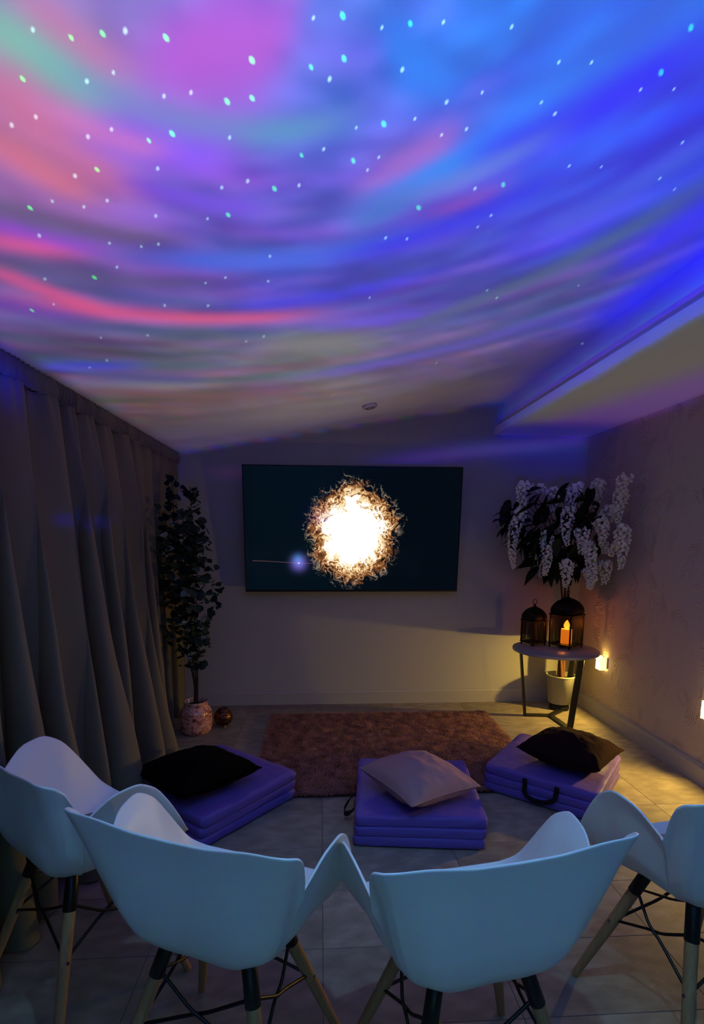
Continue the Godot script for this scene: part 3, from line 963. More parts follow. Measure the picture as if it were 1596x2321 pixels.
func handle(m: Node3D, t: Transform3D, drop: float, out: float, seed_: int) -> void:
	# a webbing carry handle: two straps sewn on, one loop hanging between them
	var st := mb()
	var pts := curve([Vector3(-0.085, 0.02, 0.004), Vector3(-0.083, -0.02, 0.006), Vector3(-0.075, -0.055, 0.012 + out * 0.5), Vector3(-0.03, -0.055 - drop, 0.012 + out), Vector3(0.03, -0.052 - drop, 0.012 + out), Vector3(0.075, -0.05, 0.012 + out * 0.5), Vector3(0.083, -0.02, 0.006), Vector3(0.085, 0.02, 0.004)], 40)
	var rows := []
	for i in pts.size():
		var a: Vector3 = pts[maxi(i - 1, 0)]
		var b: Vector3 = pts[mini(i + 1, pts.size() - 1)]
		var d := (b - a).normalized()
		var nrm := Vector3(0, 0, 1)
		nrm = (nrm - d * nrm.dot(d)).normalized()
		var w := d.cross(nrm).normalized() * 0.0125
		var e := nrm * 0.0014
		rows.append(PackedVector3Array([pts[i] + w + e, pts[i] - w + e, pts[i] - w - e, pts[i] + w - e]))
	sheet(st, rows, true)
	put("carry_handle", done(st), mat("black webbing", grey(0.014), 0.9), m, t)

func pillow_mesh(size: Vector2, thick: float, seed_: int) -> ArrayMesh:
	var n := 40
	var w := noise(1.0, 3, seed_)
	var st := mb()
	for side in [1, -1]:
		var rows := []
		for i in n + 1:
			var row := PackedVector3Array()
			for j in n + 1:
				var u := -1.0 + 2.0 * i / n
				var v := -1.0 + 2.0 * j / n
				# the corners are pinched out and the edges pulled in
				var ex := 1.0 - 0.075 * (1.0 - v * v) * u * u
				var ez := 1.0 - 0.075 * (1.0 - u * u) * v * v
				var f := pow(maxf(0.0, (1.0 - u * u)), 0.52) * pow(maxf(0.0, (1.0 - v * v)), 0.52)
				var crease := 0.0
				var cu := absf(u); var cv := absf(v)
				crease = 0.010 * sin((cu - cv) * 16.0 + 3.0 * w.get_noise_2d(u * 2.0 + 7.0, v * 2.0)) * smoothstep(0.72, 1.0, cu * 0.62 + cv * 0.62) * f
				crease += 0.010 * w.get_noise_2d(u * 1.6, v * 1.6) * f + 0.005 * absf(w.get_noise_2d(u * 4.0 + 3.0, v * 4.0)) * f
				row.append(Vector3(u * ex * size.x / 2, side * (thick / 2 * f + crease * 1.2) + 0.004 * side, v * ez * size.y / 2))
			rows.append(row)
		sheet(st, rows)
		if side == 1:
			var edge := []
			for i in n + 1: edge.append(rows[i][0] - Vector3(0, 0.004, 0))
			for j in range(1, n + 1): edge.append(rows[n][j] - Vector3(0, 0.004, 0))
			for i in range(1, n + 1): edge.append(rows[n - i][n] - Vector3(0, 0.004, 0))
			for j in range(1, n + 1): edge.append(rows[0][n - j] - Vector3(0, 0.004, 0))
			var piping := mb()
			tube(piping, edge, [0.0042], 6, false)
			pip = done(piping)
	return done(st)

var pip: ArrayMesh

func cushion(at: Vector3, turn: Vector3, size: Vector2, thick: float, c: Color, label: String, seed_: int) -> void:
	var o := thing("cushion", label, "cushion", at)
	o.rotation_degrees = turn
	var m := mat("velvet %d" % seed_, c, 0.85)
	m.metallic_specular = 0.1
	m.rim_enabled = true
	m.rim = 0.45
	m.rim_tint = 0.8
	relief(m, 0.06, 0.02, Vector3.ONE * 4.0, 77)
	put("cover", pillow_mesh(size, thick, seed_), m, o)
	put("piping", pip, m, o)

func rug(x0: float, x1: float, z0: float, z1: float, clear: Array) -> void:
	var o := thing("shaggy_rug", "rectangular shaggy brown red rug lying before the television wall", "rug", Vector3((x0 + x1) / 2, 0, (z0 + z1) / 2))
	var backing := mat("rug backing", Color(0.23, 0.115, 0.09), 1.0)
	put("backing", box_mesh(Vector3(x1 - x0, 0.006, z1 - z0), 0.002), backing, o, Transform3D(Basis.IDENTITY, Vector3(0, 0.0035, 0)))
	# tufts of yarn: five bent strands each
	var st := mb()
	for k in 5:
		var a := TAU * k / 5 + 0.3
		var d := Vector3(cos(a), 0, sin(a))
		var s := d.cross(Vector3.UP) * 0.0016
		var p := [d * 0.002, d * 0.006 + Vector3.UP * 0.010, d * 0.015 + Vector3.UP * (0.017 - 0.002 * (k % 2)), d * 0.024 + Vector3.UP * 0.015]
		for i in 3:
			var w0 := 1.0 - 0.22 * i
			var w1 := 1.0 - 0.22 * (i + 1)
			quad(st, p[i] - s * w0, p[i] + s * w0, p[i + 1] + s * w1, p[i + 1] - s * w1)
	var yarn := mat("yarn", Color.WHITE, 0.95)
	yarn.vertex_color_use_as_albedo = true
	yarn.cull_mode = BaseMaterial3D.CULL_DISABLED
	var mesh_ := done(st)
	var places := []
	var tints := []
	var n := noise(2.2, 3, 6)
	var step := 0.0085
	var z := z0 + 0.008
	while z < z1 - 0.006:
		var x := x0 + 0.008
		while x < x1 - 0.006:
			var p := Vector2(x + rng.randf_range(-0.004, 0.004), z + rng.randf_range(-0.004, 0.004))
			var covered := false
			for poly in clear:
				if Geometry2D.is_point_in_polygon(p, poly): covered = true
			if not covered:
				var lean := Vector2(n.get_noise_2d(p.x * 5, p.y * 5), n.get_noise_2d(p.x * 5 + 50, p.y * 5)) * 0.5
				var b := Basis(Vector3(lean.y, 0, -lean.x).normalized(), minf(lean.length(), 0.8)) * Basis(Vector3.UP, rng.randf() * TAU)
				places.append(Transform3D(b.scaled(Vector3.ONE * rng.randf_range(0.8, 1.35)), Vector3(p.x - o.position.x, 0.004, p.y - o.position.z)))
				var v := rng.randf_range(0.45, 1.6) * (1.0 + 0.25 * n.get_noise_2d(p.x * 3.0 + 9.0, p.y * 3.0))
				tints.append(Color(0.33 * v, 0.145 * v, 0.11 * v))
			x += step
		z += step
	var mm := MultiMesh.new()
	mm.transform_format = MultiMesh.TRANSFORM_3D
	mm.use_colors = true
	mm.mesh = mesh_
	mm.instance_count = places.size()
	for i in places.size():
		mm.set_instance_transform(i, places[i])
		mm.set_instance_color(i, tints[i])
	var pile := MultiMeshInstance3D.new()
	pile.name = "pile"
	pile.multimesh = mm
	pile.material_override = yarn
	o.add_child(pile, true)
	pile.set_meta("kind", "stuff")

# ---------------------------------------------------------------- table, lanterns, lamps
const TABLE_Y := 0.58

func side_table(c: Vector3, r: float) -> void:
	var t := thing("side_table", "round grey side table on three black flat-bar legs in the right corner", "table", c)
	var top := mat("grey table top", Color(0.60, 0.59, 0.60), 0.35)
	var black := mat("matt black bar", Color(0.045, 0.042, 0.04), 0.5)
	put("tabletop", lathe_mesh([[0, TABLE_Y - 0.024], [r - 0.01, TABLE_Y - 0.024], [r - 0.002, TABLE_Y - 0.022], [r, TABLE_Y - 0.018], [r, TABLE_Y - 0.004], [r - 0.003, TABLE_Y], [0, TABLE_Y]], 72), top, t)
	var hub := Vector3(0.015, 0, -0.055)
	var feet := [Vector3(1.675, 0, -4.035) - c, Vector3(1.893, 0, -3.705) - c, Vector3(2.085, 0, -4.185) - c]
	var tops := [Vector3(1.610, 0, -4.02) - c, Vector3(1.960, 0, -3.722) - c, Vector3(2.115, 0, -4.13) - c]
	for k in 3:
		var f: Vector3 = feet[k]
		var u: Vector3 = tops[k] + Vector3.UP * (TABLE_Y - 0.024)
		var st := mb()
		var d: Vector3 = (u - f).normalized()
		var radial := Vector3(f.x - hub.x, 0, f.z - hub.z).normalized()
		var side := radial.cross(Vector3.UP).normalized()
		var b := Basis(side, d, side.cross(d).normalized())
		box(st, Vector3(0.046, (u - f).length(), 0.016), Transform3D(b, (u + f) / 2 + Vector3.UP * 0.0005), 0.0015)
		put("leg", done(st), black, t)
		st = mb()
		var e: Vector3 = f - radial * 0.006
		box(st, Vector3(0.046, 0.014, (e - hub).length() + 0.02), Transform3D(Basis(side, Vector3.UP, side.cross(Vector3.UP)), (e + hub) / 2 + Vector3.UP * 0.0075), 0.0015)
		put("base_bar", done(st), black, t)
	var st2 := mb()
	for k in 3:
		var u: Vector3 = tops[k] + Vector3.UP * (TABLE_Y - 0.029)
		tube(st2, [u, Vector3(hub.x, TABLE_Y - 0.029, hub.z)], [0.005], 6)
	put("top_brace", done(st2), black, t)

func lantern(at: Vector3, turn: float, half: float, body: float, dome: float, lit: bool, label: String) -> void:
	var l := thing("lantern", label, "lantern", at, deg_to_rad(turn), "metal lanterns on the side table")
	var iron := mat("dark bronze iron", Color(0.075, 0.048, 0.036), 0.45, 0.6)
	var foot := 0.022
	var st := mb()
	for s in [[-1, -1], [-1, 1], [1, -1], [1, 1]]:
		var post := put("post", box_mesh(Vector3(0.011, body, 0.011), 0.0015), iron, l, Transform3D(Basis.IDENTITY, Vector3(s[0] * (half - 0.0055), foot + body / 2, s[1] * (half - 0.0055))))
		put("foot", lathe_mesh([[0, 0], [0.006, 0.001], [0.009, 0.009], [0.005, foot - 0.004], [0.008, foot], [0, foot]], 10), iron, post, Transform3D(Basis.IDENTITY, Vector3(-s[0] * 0.0025, -foot - body / 2, -s[1] * 0.0025)))
	put("base_plate", box_mesh(Vector3(half * 2 + 0.008, 0.010, half * 2 + 0.008), 0.003), iron, l, Transform3D(Basis.IDENTITY, Vector3(0, foot + 0.005, 0)))
	put("cornice", box_mesh(Vector3(half * 2 + 0.012, 0.012, half * 2 + 0.012), 0.003), iron, l, Transform3D(Basis.IDENTITY, Vector3(0, foot + body, 0)))
	# pierced panels: a lattice of stacked scallops cut through the sheet
	var panel := pierced(half * 2 - 0.022, body - 0.024)
	for k in 4:
		var b := Basis(Vector3.UP, k * PI / 2)
		put("pierced_panel", panel, iron, l, Transform3D(b, Vector3(0, foot + 0.014, 0) + b * Vector3(0, 0, half - 0.006)))
	# four-sided dome with ribs and raised dots
	st = mb()
	var prof := [[0.0, 1.0], [0.22, 0.985], [0.45, 0.90], [0.66, 0.74], [0.82, 0.55], [0.92, 0.36], [0.955, 0.20], [0.92, 0.10], [0.9, 0.0]]
	for side in 4:
		var b := Basis(Vector3.UP, side * PI / 2)
		var rows := []
		for p in prof:
			var y: float = p[1]
			var w: float = [1.0, 1.0][0] * _dome_width(y) * half
			rows.append(PackedVector3Array([b * Vector3(-w, y * dome, w), b * Vector3(-w * 0.5, y * dome, w + 0.002), b * Vector3(0, y * dome, w + 0.003), b * Vector3(w * 0.5, y * dome, w + 0.002), b * Vector3(w, y * dome, w)]))
		sheet(st, rows)
	put("dome", done(st), iron, l, Transform3D(Basis.IDENTITY, Vector3(0, foot + body + 0.006, 0)))
	st = mb()
	var bead := SphereMesh.new()
	bead.radius = 0.0030
	bead.height = 0.006
	bead.radial_segments = 6
	bead.rings = 3
	for side in 4:
		var b := Basis(Vector3.UP, side * PI / 2)
		for i in 8:
			var y := 0.05 + 0.105 * i
			var w := _dome_width(y) * half
			var n := maxi(2, int(w * 2 / 0.013))
			for j in n:
				st.append_from(bead, 0, Transform3D(b, b * Vector3((-1.0 + 2.0 * (j + 0.5) / n) * w * 0.92, y * dome + foot + body + 0.006, w + 0.0025)))
	var rivets := put("dome_studs", st.commit(), mat("worn copper", Color(0.30, 0.17, 0.11), 0.4, 0.7), l)
	rivets.set_meta("kind", "stuff")
	st = mb()
	var topy := foot + body + 0.006 + dome
	lathe(st, [[0, -0.004], [0.014, -0.004], [0.012, 0.004], [0.006, 0.008], [0.009, 0.014], [0.006, 0.020], [0, 0.022]], 14, Transform3D(Basis.IDENTITY, Vector3(0, topy, 0)))
	put("finial", done(st), iron, l)
	var loop := []
	for i in 25: loop.append(Vector3(cos(TAU * i / 24) * 0.021, topy + 0.036 + sin(TAU * i / 24) * 0.021, 0))
	put("ring_handle", tube_mesh(loop, [0.0022], 6), iron, l)
	if lit:
		var wax := StandardMaterial3D.new()
		wax.resource_name = "candle wax"
		wax.albedo_color = Color(0.9, 0.72, 0.42)
		wax.roughness = 0.6
		wax.emission_enabled = true
		wax.emission = Color(1.0, 0.50, 0.09)
		wax.emission_energy_multiplier = 2.0
		var flame := StandardMaterial3D.new()
		flame.resource_name = "candle flame"
		flame.emission_enabled = true
		flame.emission = Color(1.0, 0.58, 0.12)
		flame.emission_energy_multiplier = 6.0
		put("candle", lathe_mesh([[0, 0], [0.040, 0], [0.042, 0.004], [0.042, 0.112], [0.038, 0.117], [0.030, 0.112], [0, 0.108]], 28), wax, l, Transform3D(Basis.IDENTITY, Vector3(-0.012, foot + 0.011, 0.01)))
		put("flame_bulb", lathe_mesh([[0, 0], [0.008, 0.004], [0.022, 0.022], [0.024, 0.034], [0.016, 0.054], [0.005, 0.072], [0, 0.076]], 18), flame, l, Transform3D(Basis.IDENTITY, Vector3(-0.012, foot + 0.124, 0.01)))
		var o := OmniLight3D.new()
		o.name = "candle_light"
		add_child(o, true)
		o.position = l.transform * Vector3(-0.012, foot + 0.16, 0.01)
		o.light_size = 0.012
		o.light_color = Color(1.0, 0.52, 0.14)
		o.light_energy = CANDLE_POWER
		o.omni_range = 8.0
		o.omni_attenuation = 2.0
		o.shadow_enabled = true

func _dome_width(y: float) -> float:
	return interp(y, [[0.0, 0.93], [0.12, 0.98], [0.3, 0.97], [0.5, 0.87], [0.7, 0.69], [0.85, 0.47], [0.95, 0.23], [1.0, 0.08]])

var pierced_cache := {}

func pierced(w: float, h: float) -> ArrayMesh:
	var key := "%.3f %.3f" % [w, h]
	if pierced_cache.has(key): return pierced_cache[key]
	var st := mb()
	st.set_smooth_group(-1)
	var nx := int(w / 0.0095)
	var ny := int(h / 0.0095)
	var cw := w / nx
	var ch := h / ny
	for j in ny:
		for i in nx:
			var o := Vector3(-w / 2 + (i + 0.5) * cw, (j + 0.5) * ch, 0)
			var outer := []
			var inner := []
			for k in 8:
				var a := TAU * k / 8 + PI / 8
				var d := Vector2(cos(a), sin(a))
				var s := 1.0 / maxf(absf(d.x), absf(d.y))
				outer.append(o + Vector3(d.x * s * cw / 2, d.y * s * ch / 2, 0))
				inner.append(o + Vector3(d.x * cw * 0.23, d.y * ch * (0.27 if (i + j) % 2 == 0 else 0.15), 0))
			for k in 8:
				var k2 := (k + 1) % 8
				quad(st, outer[k], inner[k], inner[k2], outer[k2])
	pierced_cache[key] = done(st)
	return pierced_cache[key]

func night_light(z: float, y: float, label: String, power: float, cheek_side: int, cheek_out: float) -> void:
	# a plug-in lamp: a plate on the wall, two cheeks, a bright shade between them
	var n := thing("plug_in_night_light", label, "night light", Vector3(X_RIGHT - 0.0005, y, z), 0.0, "plug-in night lights on the right wall")
	var white := mat("white plastic", Color(0.8, 0.8, 0.8), 0.5)
	put("socket_plate", box_mesh(Vector3(0.008, 0.086, 0.086), 0.002), white, n, Transform3D(Basis.IDENTITY, Vector3(-0.0045, 0, 0)))
	put("plug", box_mesh(Vector3(0.014, 0.05, 0.05), 0.004), white, n, Transform3D(Basis.IDENTITY, Vector3(-0.014, 0, 0)))
	var glow := StandardMaterial3D.new()
	glow.resource_name = "lit lamp shade"
	glow.emission_enabled = true
	glow.emission = Color(1.0, 0.82, 0.48)
	glow.emission_energy_multiplier = 2.5
	var st := mb()
	var rows := []
	for k in 9:
		var a := -PI / 2 + PI * k / 8
		var row := PackedVector3Array()
		for p in [[-0.045, 0.9], [-0.04, 1.0], [0.035, 1.0], [0.045, 0.92]]:
			row.append(Vector3(-0.024 - 0.026 * cos(a) * p[1], p[0], 0.030 * sin(a) * p[1]))
		rows.append(row)
	sheet(st, rows)
	put("lamp_shade", done(st), glow, n)
	for s in [-1, 1]:
		put("shade_end", box_mesh(Vector3(cheek_out - 0.008, 0.106, 0.003), 0.001), glow, n, Transform3D(Basis.IDENTITY, Vector3(-0.008 - (cheek_out - 0.008) / 2, -0.002, s * 0.032)))
	put("shade_bottom", box_mesh(Vector3(0.0495, 0.003, 0.064), 0.001), glow, n, Transform3D(Basis.IDENTITY, Vector3(-0.008 - 0.0495 / 2, -0.0535, 0)))
	var o := OmniLight3D.new()
	o.name = "night_light_glow"
	add_child(o, true)
	o.position = n.position + Vector3(-0.035, 0, 0)
	o.light_size = 0.02
	o.light_color = WARM
	o.light_energy = power * 0.02
	o.omni_range = 12.0
	o.omni_attenuation = 2.0
	o.shadow_enabled = true
	var f := AreaLight3D.new()
	f.name = "night_light_face"
	add_child(f, true)
	f.position = n.position + Vector3(-0.0535, 0, cheek_side * 0.014)
	f.rotation = Vector3(deg_to_rad(-30), PI / 2, 0)
	f.area_size = Vector2(0.012, 0.03)
	f.area_normalize_energy = true
	f.area_range = 12.0
	f.light_color = WARM
	f.light_energy = power
	f.shadow_enabled = true

# ---------------------------------------------------------------- plants and pots
func leaf_mesh(shape: Array, length: float, fold: float, bend: float) -> ArrayMesh:
	# shape: half widths along the leaf as shares of its length
	var rows := []
	var n := shape.size()
	for i in n:
		var t := float(i) / (n - 1)
		var w: float = shape[i] * length
		var y := -bend * length * t * t
		rows.append(PackedVector3Array([Vector3(-w, y + fold * w, t * length), Vector3(-w * 0.5, y + fold * w * 0.35, t * length), Vector3(0, y, t * length), Vector3(w * 0.5, y + fold * w * 0.35, t * length), Vector3(w, y + fold * w, t * length)]))
	var st := mb()
	sheet(st, rows)
	return done(st)

func leaf_mat(name_: String, c: Color) -> StandardMaterial3D:
	var m := mat(name_, c, 0.55)
	m.cull_mode = BaseMaterial3D.CULL_DISABLED
	m.metallic_specular = 0.3
	m.backlight_enabled = true
	m.backlight = c * 0.35
	return m

func eucalyptus(at: Vector3) -> void:
	var p := thing("potted_eucalyptus", "tall dark round-leaved artificial tree in a pink marbled glazed pot", "potted plant", at)
	var glaze := StandardMaterial3D.new()
	glaze.resource_name = "marbled glaze"
	glaze.albedo_texture = noise_tex(0.011, [[0.0, Color(0.16, 0.07, 0.09)], [0.24, Color(0.42, 0.17, 0.17)], [0.38, Color(0.80, 0.46, 0.38)], [0.50, Color(0.90, 0.72, 0.62)], [0.66, Color(0.86, 0.56, 0.46)], [0.76, Color(0.88, 0.84, 0.78)], [0.9, Color(0.24, 0.22, 0.26)], [1.0, Color(0.75, 0.55, 0.3)]], 512, 5, 45)
	glaze.roughness = 0.12
	glaze.clearcoat_enabled = true
	glaze.clearcoat = 0.8
	glaze.clearcoat_roughness = 0.05
	triplanar(glaze, Vector3.ONE * 3.2)
	put("pot", lathe_mesh([[0, 0], [0.088, 0], [0.100, 0.006], [0.113, 0.03], [0.117, 0.08], [0.116, 0.135], [0.112, 0.165], [0.102, 0.185], [0.091, 0.195], [0.087, 0.205], [0.087, 0.228], [0.090, 0.236], [0.088, 0.242], [0.080, 0.240], [0.079, 0.20], [0, 0.19]], 56), glaze, p)
	put("soil", lathe_mesh([[0, 0.214], [0.05, 0.213], [0.078, 0.208], [0.078, 0.2]], 28), mat("dark soil", Color(0.05, 0.04, 0.035), 1.0), p)
	var bark := mat("dark bark", Color(0.16, 0.12, 0.09), 0.9)
	var stems := []
	for k in 7:
		var a := TAU * k / 7 + 0.4
		var r := [0.10, 0.16, 0.12, 0.17, 0.09, 0.15, 0.06][k] as float
		var top := [1.50, 1.62, 1.40, 1.74, 1.88, 1.55, 1.80][k] as float
		var lean := Vector3(cos(a) * r * 1.15 - 0.055, 0, sin(a) * r)
		stems.append([Vector3(cos(a) * 0.012, 0.205, sin(a) * 0.012), Vector3(cos(a) * 0.02, 0.45, sin(a) * 0.02), lean * 0.6 + Vector3.UP * (0.45 + (top - 0.45) * 0.4), lean + Vector3.UP * (0.45 + (top - 0.45) * 0.75), lean * 1.05 + Vector3.UP * top])
	var greens := [leaf_mat("eucalyptus leaf dark", Color(0.13, 0.20, 0.165)), leaf_mat("eucalyptus leaf", Color(0.20, 0.28, 0.24)), leaf_mat("eucalyptus leaf pale", Color(0.66, 0.70, 0.60))]
	var round_ := [0.05, 0.30, 0.44, 0.48, 0.42, 0.26, 0.02]
	var meshes := [leaf_mesh(round_, 0.050, 0.25, 0.15), leaf_mesh(round_, 0.060, -0.2, 0.25), leaf_mesh(round_, 0.042, 0.1, 0.4)]
	for s in stems:
		var pts := curve(s, 24)
		put("stem", tube_mesh(pts, [0.0065, 0.006, 0.005, 0.0045, 0.004, 0.004, 0.0035, 0.0035, 0.003, 0.003, 0.003, 0.0025], 7), bark, p)
	var extra := []
	var made := 0
	for i in 760:
		var s: Array = stems[rng.randi() % stems.size()]
		var t := pow(rng.randf(), 0.85)
		var pts := curve(s, 24)
		var at_: Vector3 = pts[clampi(int(lerpf(6.0, 24.0, t)), 0, 24)]
		var a := rng.randf() * TAU
		var spread := lerpf(0.215, 0.06, smoothstep(1.0, 1.85, at_.y)) * lerpf(0.35, 1.0, smoothstep(0.5, 0.85, at_.y))
		var off := Vector3(cos(a), rng.randf_range(-0.3, 0.3), sin(a)) * rng.randf_range(0.01, 1.0) * spread
		var b := Basis.from_euler(Vector3(rng.randf_range(-1.2, 1.0), a, rng.randf_range(-0.9, 0.9)))
		var pick := rng.randf()
		var place := Transform3D(b.scaled(Vector3.ONE * rng.randf_range(0.9, 1.4)), at_ + off)
		if at_.y < 0.52 or place.origin.x + at.x < -1.14 or place.origin.z + at.z < Z_BACK + 0.1: continue
		if off.z + at_.z > -0.02 and made < 295:
			put("leaf", meshes[rng.randi() % 3], greens[0 if pick < 0.6 else (1 if pick < 0.93 else 2)], p, place)
			made += 1
		else:
			extra.append(place)
	var mm := MultiMesh.new()
	mm.transform_format = MultiMesh.TRANSFORM_3D
	mm.mesh = meshes[0]
	mm.instance_count = extra.size()
	for i in extra.size(): mm.set_instance_transform(i, extra[i])
	var back := MultiMeshInstance3D.new()
	back.name = "rear_leaves"
	back.multimesh = mm
	back.material_override = greens[0]
	p.add_child(back, true)
	back.set_meta("kind", "stuff")
	# a bronze globe vase stands beside the pot
	var g := thing("globe_vase", "small crackled bronze globe vase on tiny feet beside the marbled pot", "vase", at + Vector3(0.178, 0, -0.10))
	var bronze := StandardMaterial3D.new()
	bronze.resource_name = "crackled bronze"
	bronze.albedo_texture = noise_tex(0.03, [[0.0, Color(0.07, 0.045, 0.04)], [0.45, Color(0.25, 0.15, 0.10)], [0.6, Color(0.62, 0.40, 0.22)], [0.75, Color(0.40, 0.30, 0.34)], [1.0, Color(0.2, 0.12, 0.08)]], 256, 4, 51)
	bronze.metallic = 0.85
	bronze.roughness = 0.28
	relief(bronze, 0.04, 0.25, Vector3.ONE * 5.0, 52)
	put("body", lathe_mesh([[0, 0.012], [0.03, 0.013], [0.052, 0.027], [0.066, 0.05], [0.071, 0.078], [0.066, 0.106], [0.052, 0.128], [0.036, 0.139], [0.033, 0.146], [0.030, 0.144], [0.032, 0.136], [0.02, 0.12], [0, 0.11]], 40), bronze, g)
	for k in 3:
		var a := TAU * k / 3 + 1.1
		put("foot", lathe_mesh([[0, 0], [0.006, 0.001], [0.009, 0.008], [0.006, 0.016], [0, 0.018]], 12), mat("pearly foot", Color(0.62, 0.55, 0.48), 0.3), g, Transform3D(Basis.IDENTITY, Vector3(cos(a) * 0.036, 0.0005, sin(a) * 0.036)))

func raceme(length: float, seed_: int) -> ArrayMesh:
	# one hanging spike of blossom: florets wound round a drooping axis, large above and beads at the tip
	var r := RandomNumberGenerator.new()
	r.seed = seed_
	var st := mb()
	var bend := Vector3(r.randf_range(-0.04, 0.04), 0, r.randf_range(-0.04, 0.04))
	var n := int(length / 0.0042)
	for i in n:
		var t := (i + 0.5) / n
		var y := -length * t
		var ax := bend * sin(t * 2.6) + Vector3(0, y, 0)
		var a := i * 2.399 + r.randf_range(-0.4, 0.4)
		var wide := lerpf(0.042, 0.010, pow(t, 1.2)) * (0.6 + 0.6 * smoothstep(0.0, 0.15, t))
		var s := lerpf(0.0165, 0.0070, t) * r.randf_range(0.85, 1.2)
		var out := Vector3(cos(a), 0, sin(a))
		var c := ax + out * wide + Vector3.UP * r.randf_range(-0.004, 0.004)
		if t > 0.8:
			_blob(st, c, Basis.IDENTITY.scaled(Vector3.ONE * s))
			continue
		# two cupped banner petals and a keel
		var b := Basis(out.cross(Vector3.UP).normalized(), Vector3.UP, out) * Basis.from_euler(Vector3(r.randf_range(-0.5, 0.6), r.randf_range(-0.6, 0.6), r.randf_range(-0.7, 0.7)))
		_blob(st, c, b * Basis.from_scale(Vector3(s * 1.25, s * 0.95, s * 0.45)))
		_blob(st, c + b * Vector3(0, -s * 0.75, s * 0.35), b * Basis.from_scale(Vector3(s * 0.6, s * 0.6, s * 0.6)))
	return done(st)

var blob_dirs := []

func _blob(st: SurfaceTool, c: Vector3, b: Basis) -> void:
	# a lumpy octahedral bead, subdivided once
	if blob_dirs.is_empty():
		var o := [Vector3.UP, Vector3.RIGHT, Vector3.BACK, Vector3.LEFT, Vector3.FORWARD, Vector3.DOWN]
		for f in [[0, 1, 2], [0, 2, 3], [0, 3, 4], [0, 4, 1], [5, 2, 1], [5, 3, 2], [5, 4, 3], [5, 1, 4]]:
			var p: Vector3 = o[f[0]]; var q: Vector3 = o[f[1]]; var s: Vector3 = o[f[2]]
			var pq := (p + q).normalized(); var qs := (q + s).normalized(); var sp := (s + p).normalized()
			for t in [[p, pq, sp], [pq, q, qs], [sp, qs, s], [pq, qs, sp]]:
				blob_dirs.append_array([t[0], t[2], t[1]])
	st.set_smooth_group(0)
	for d in blob_dirs: st.add_vertex(c + b * Vector3(d))

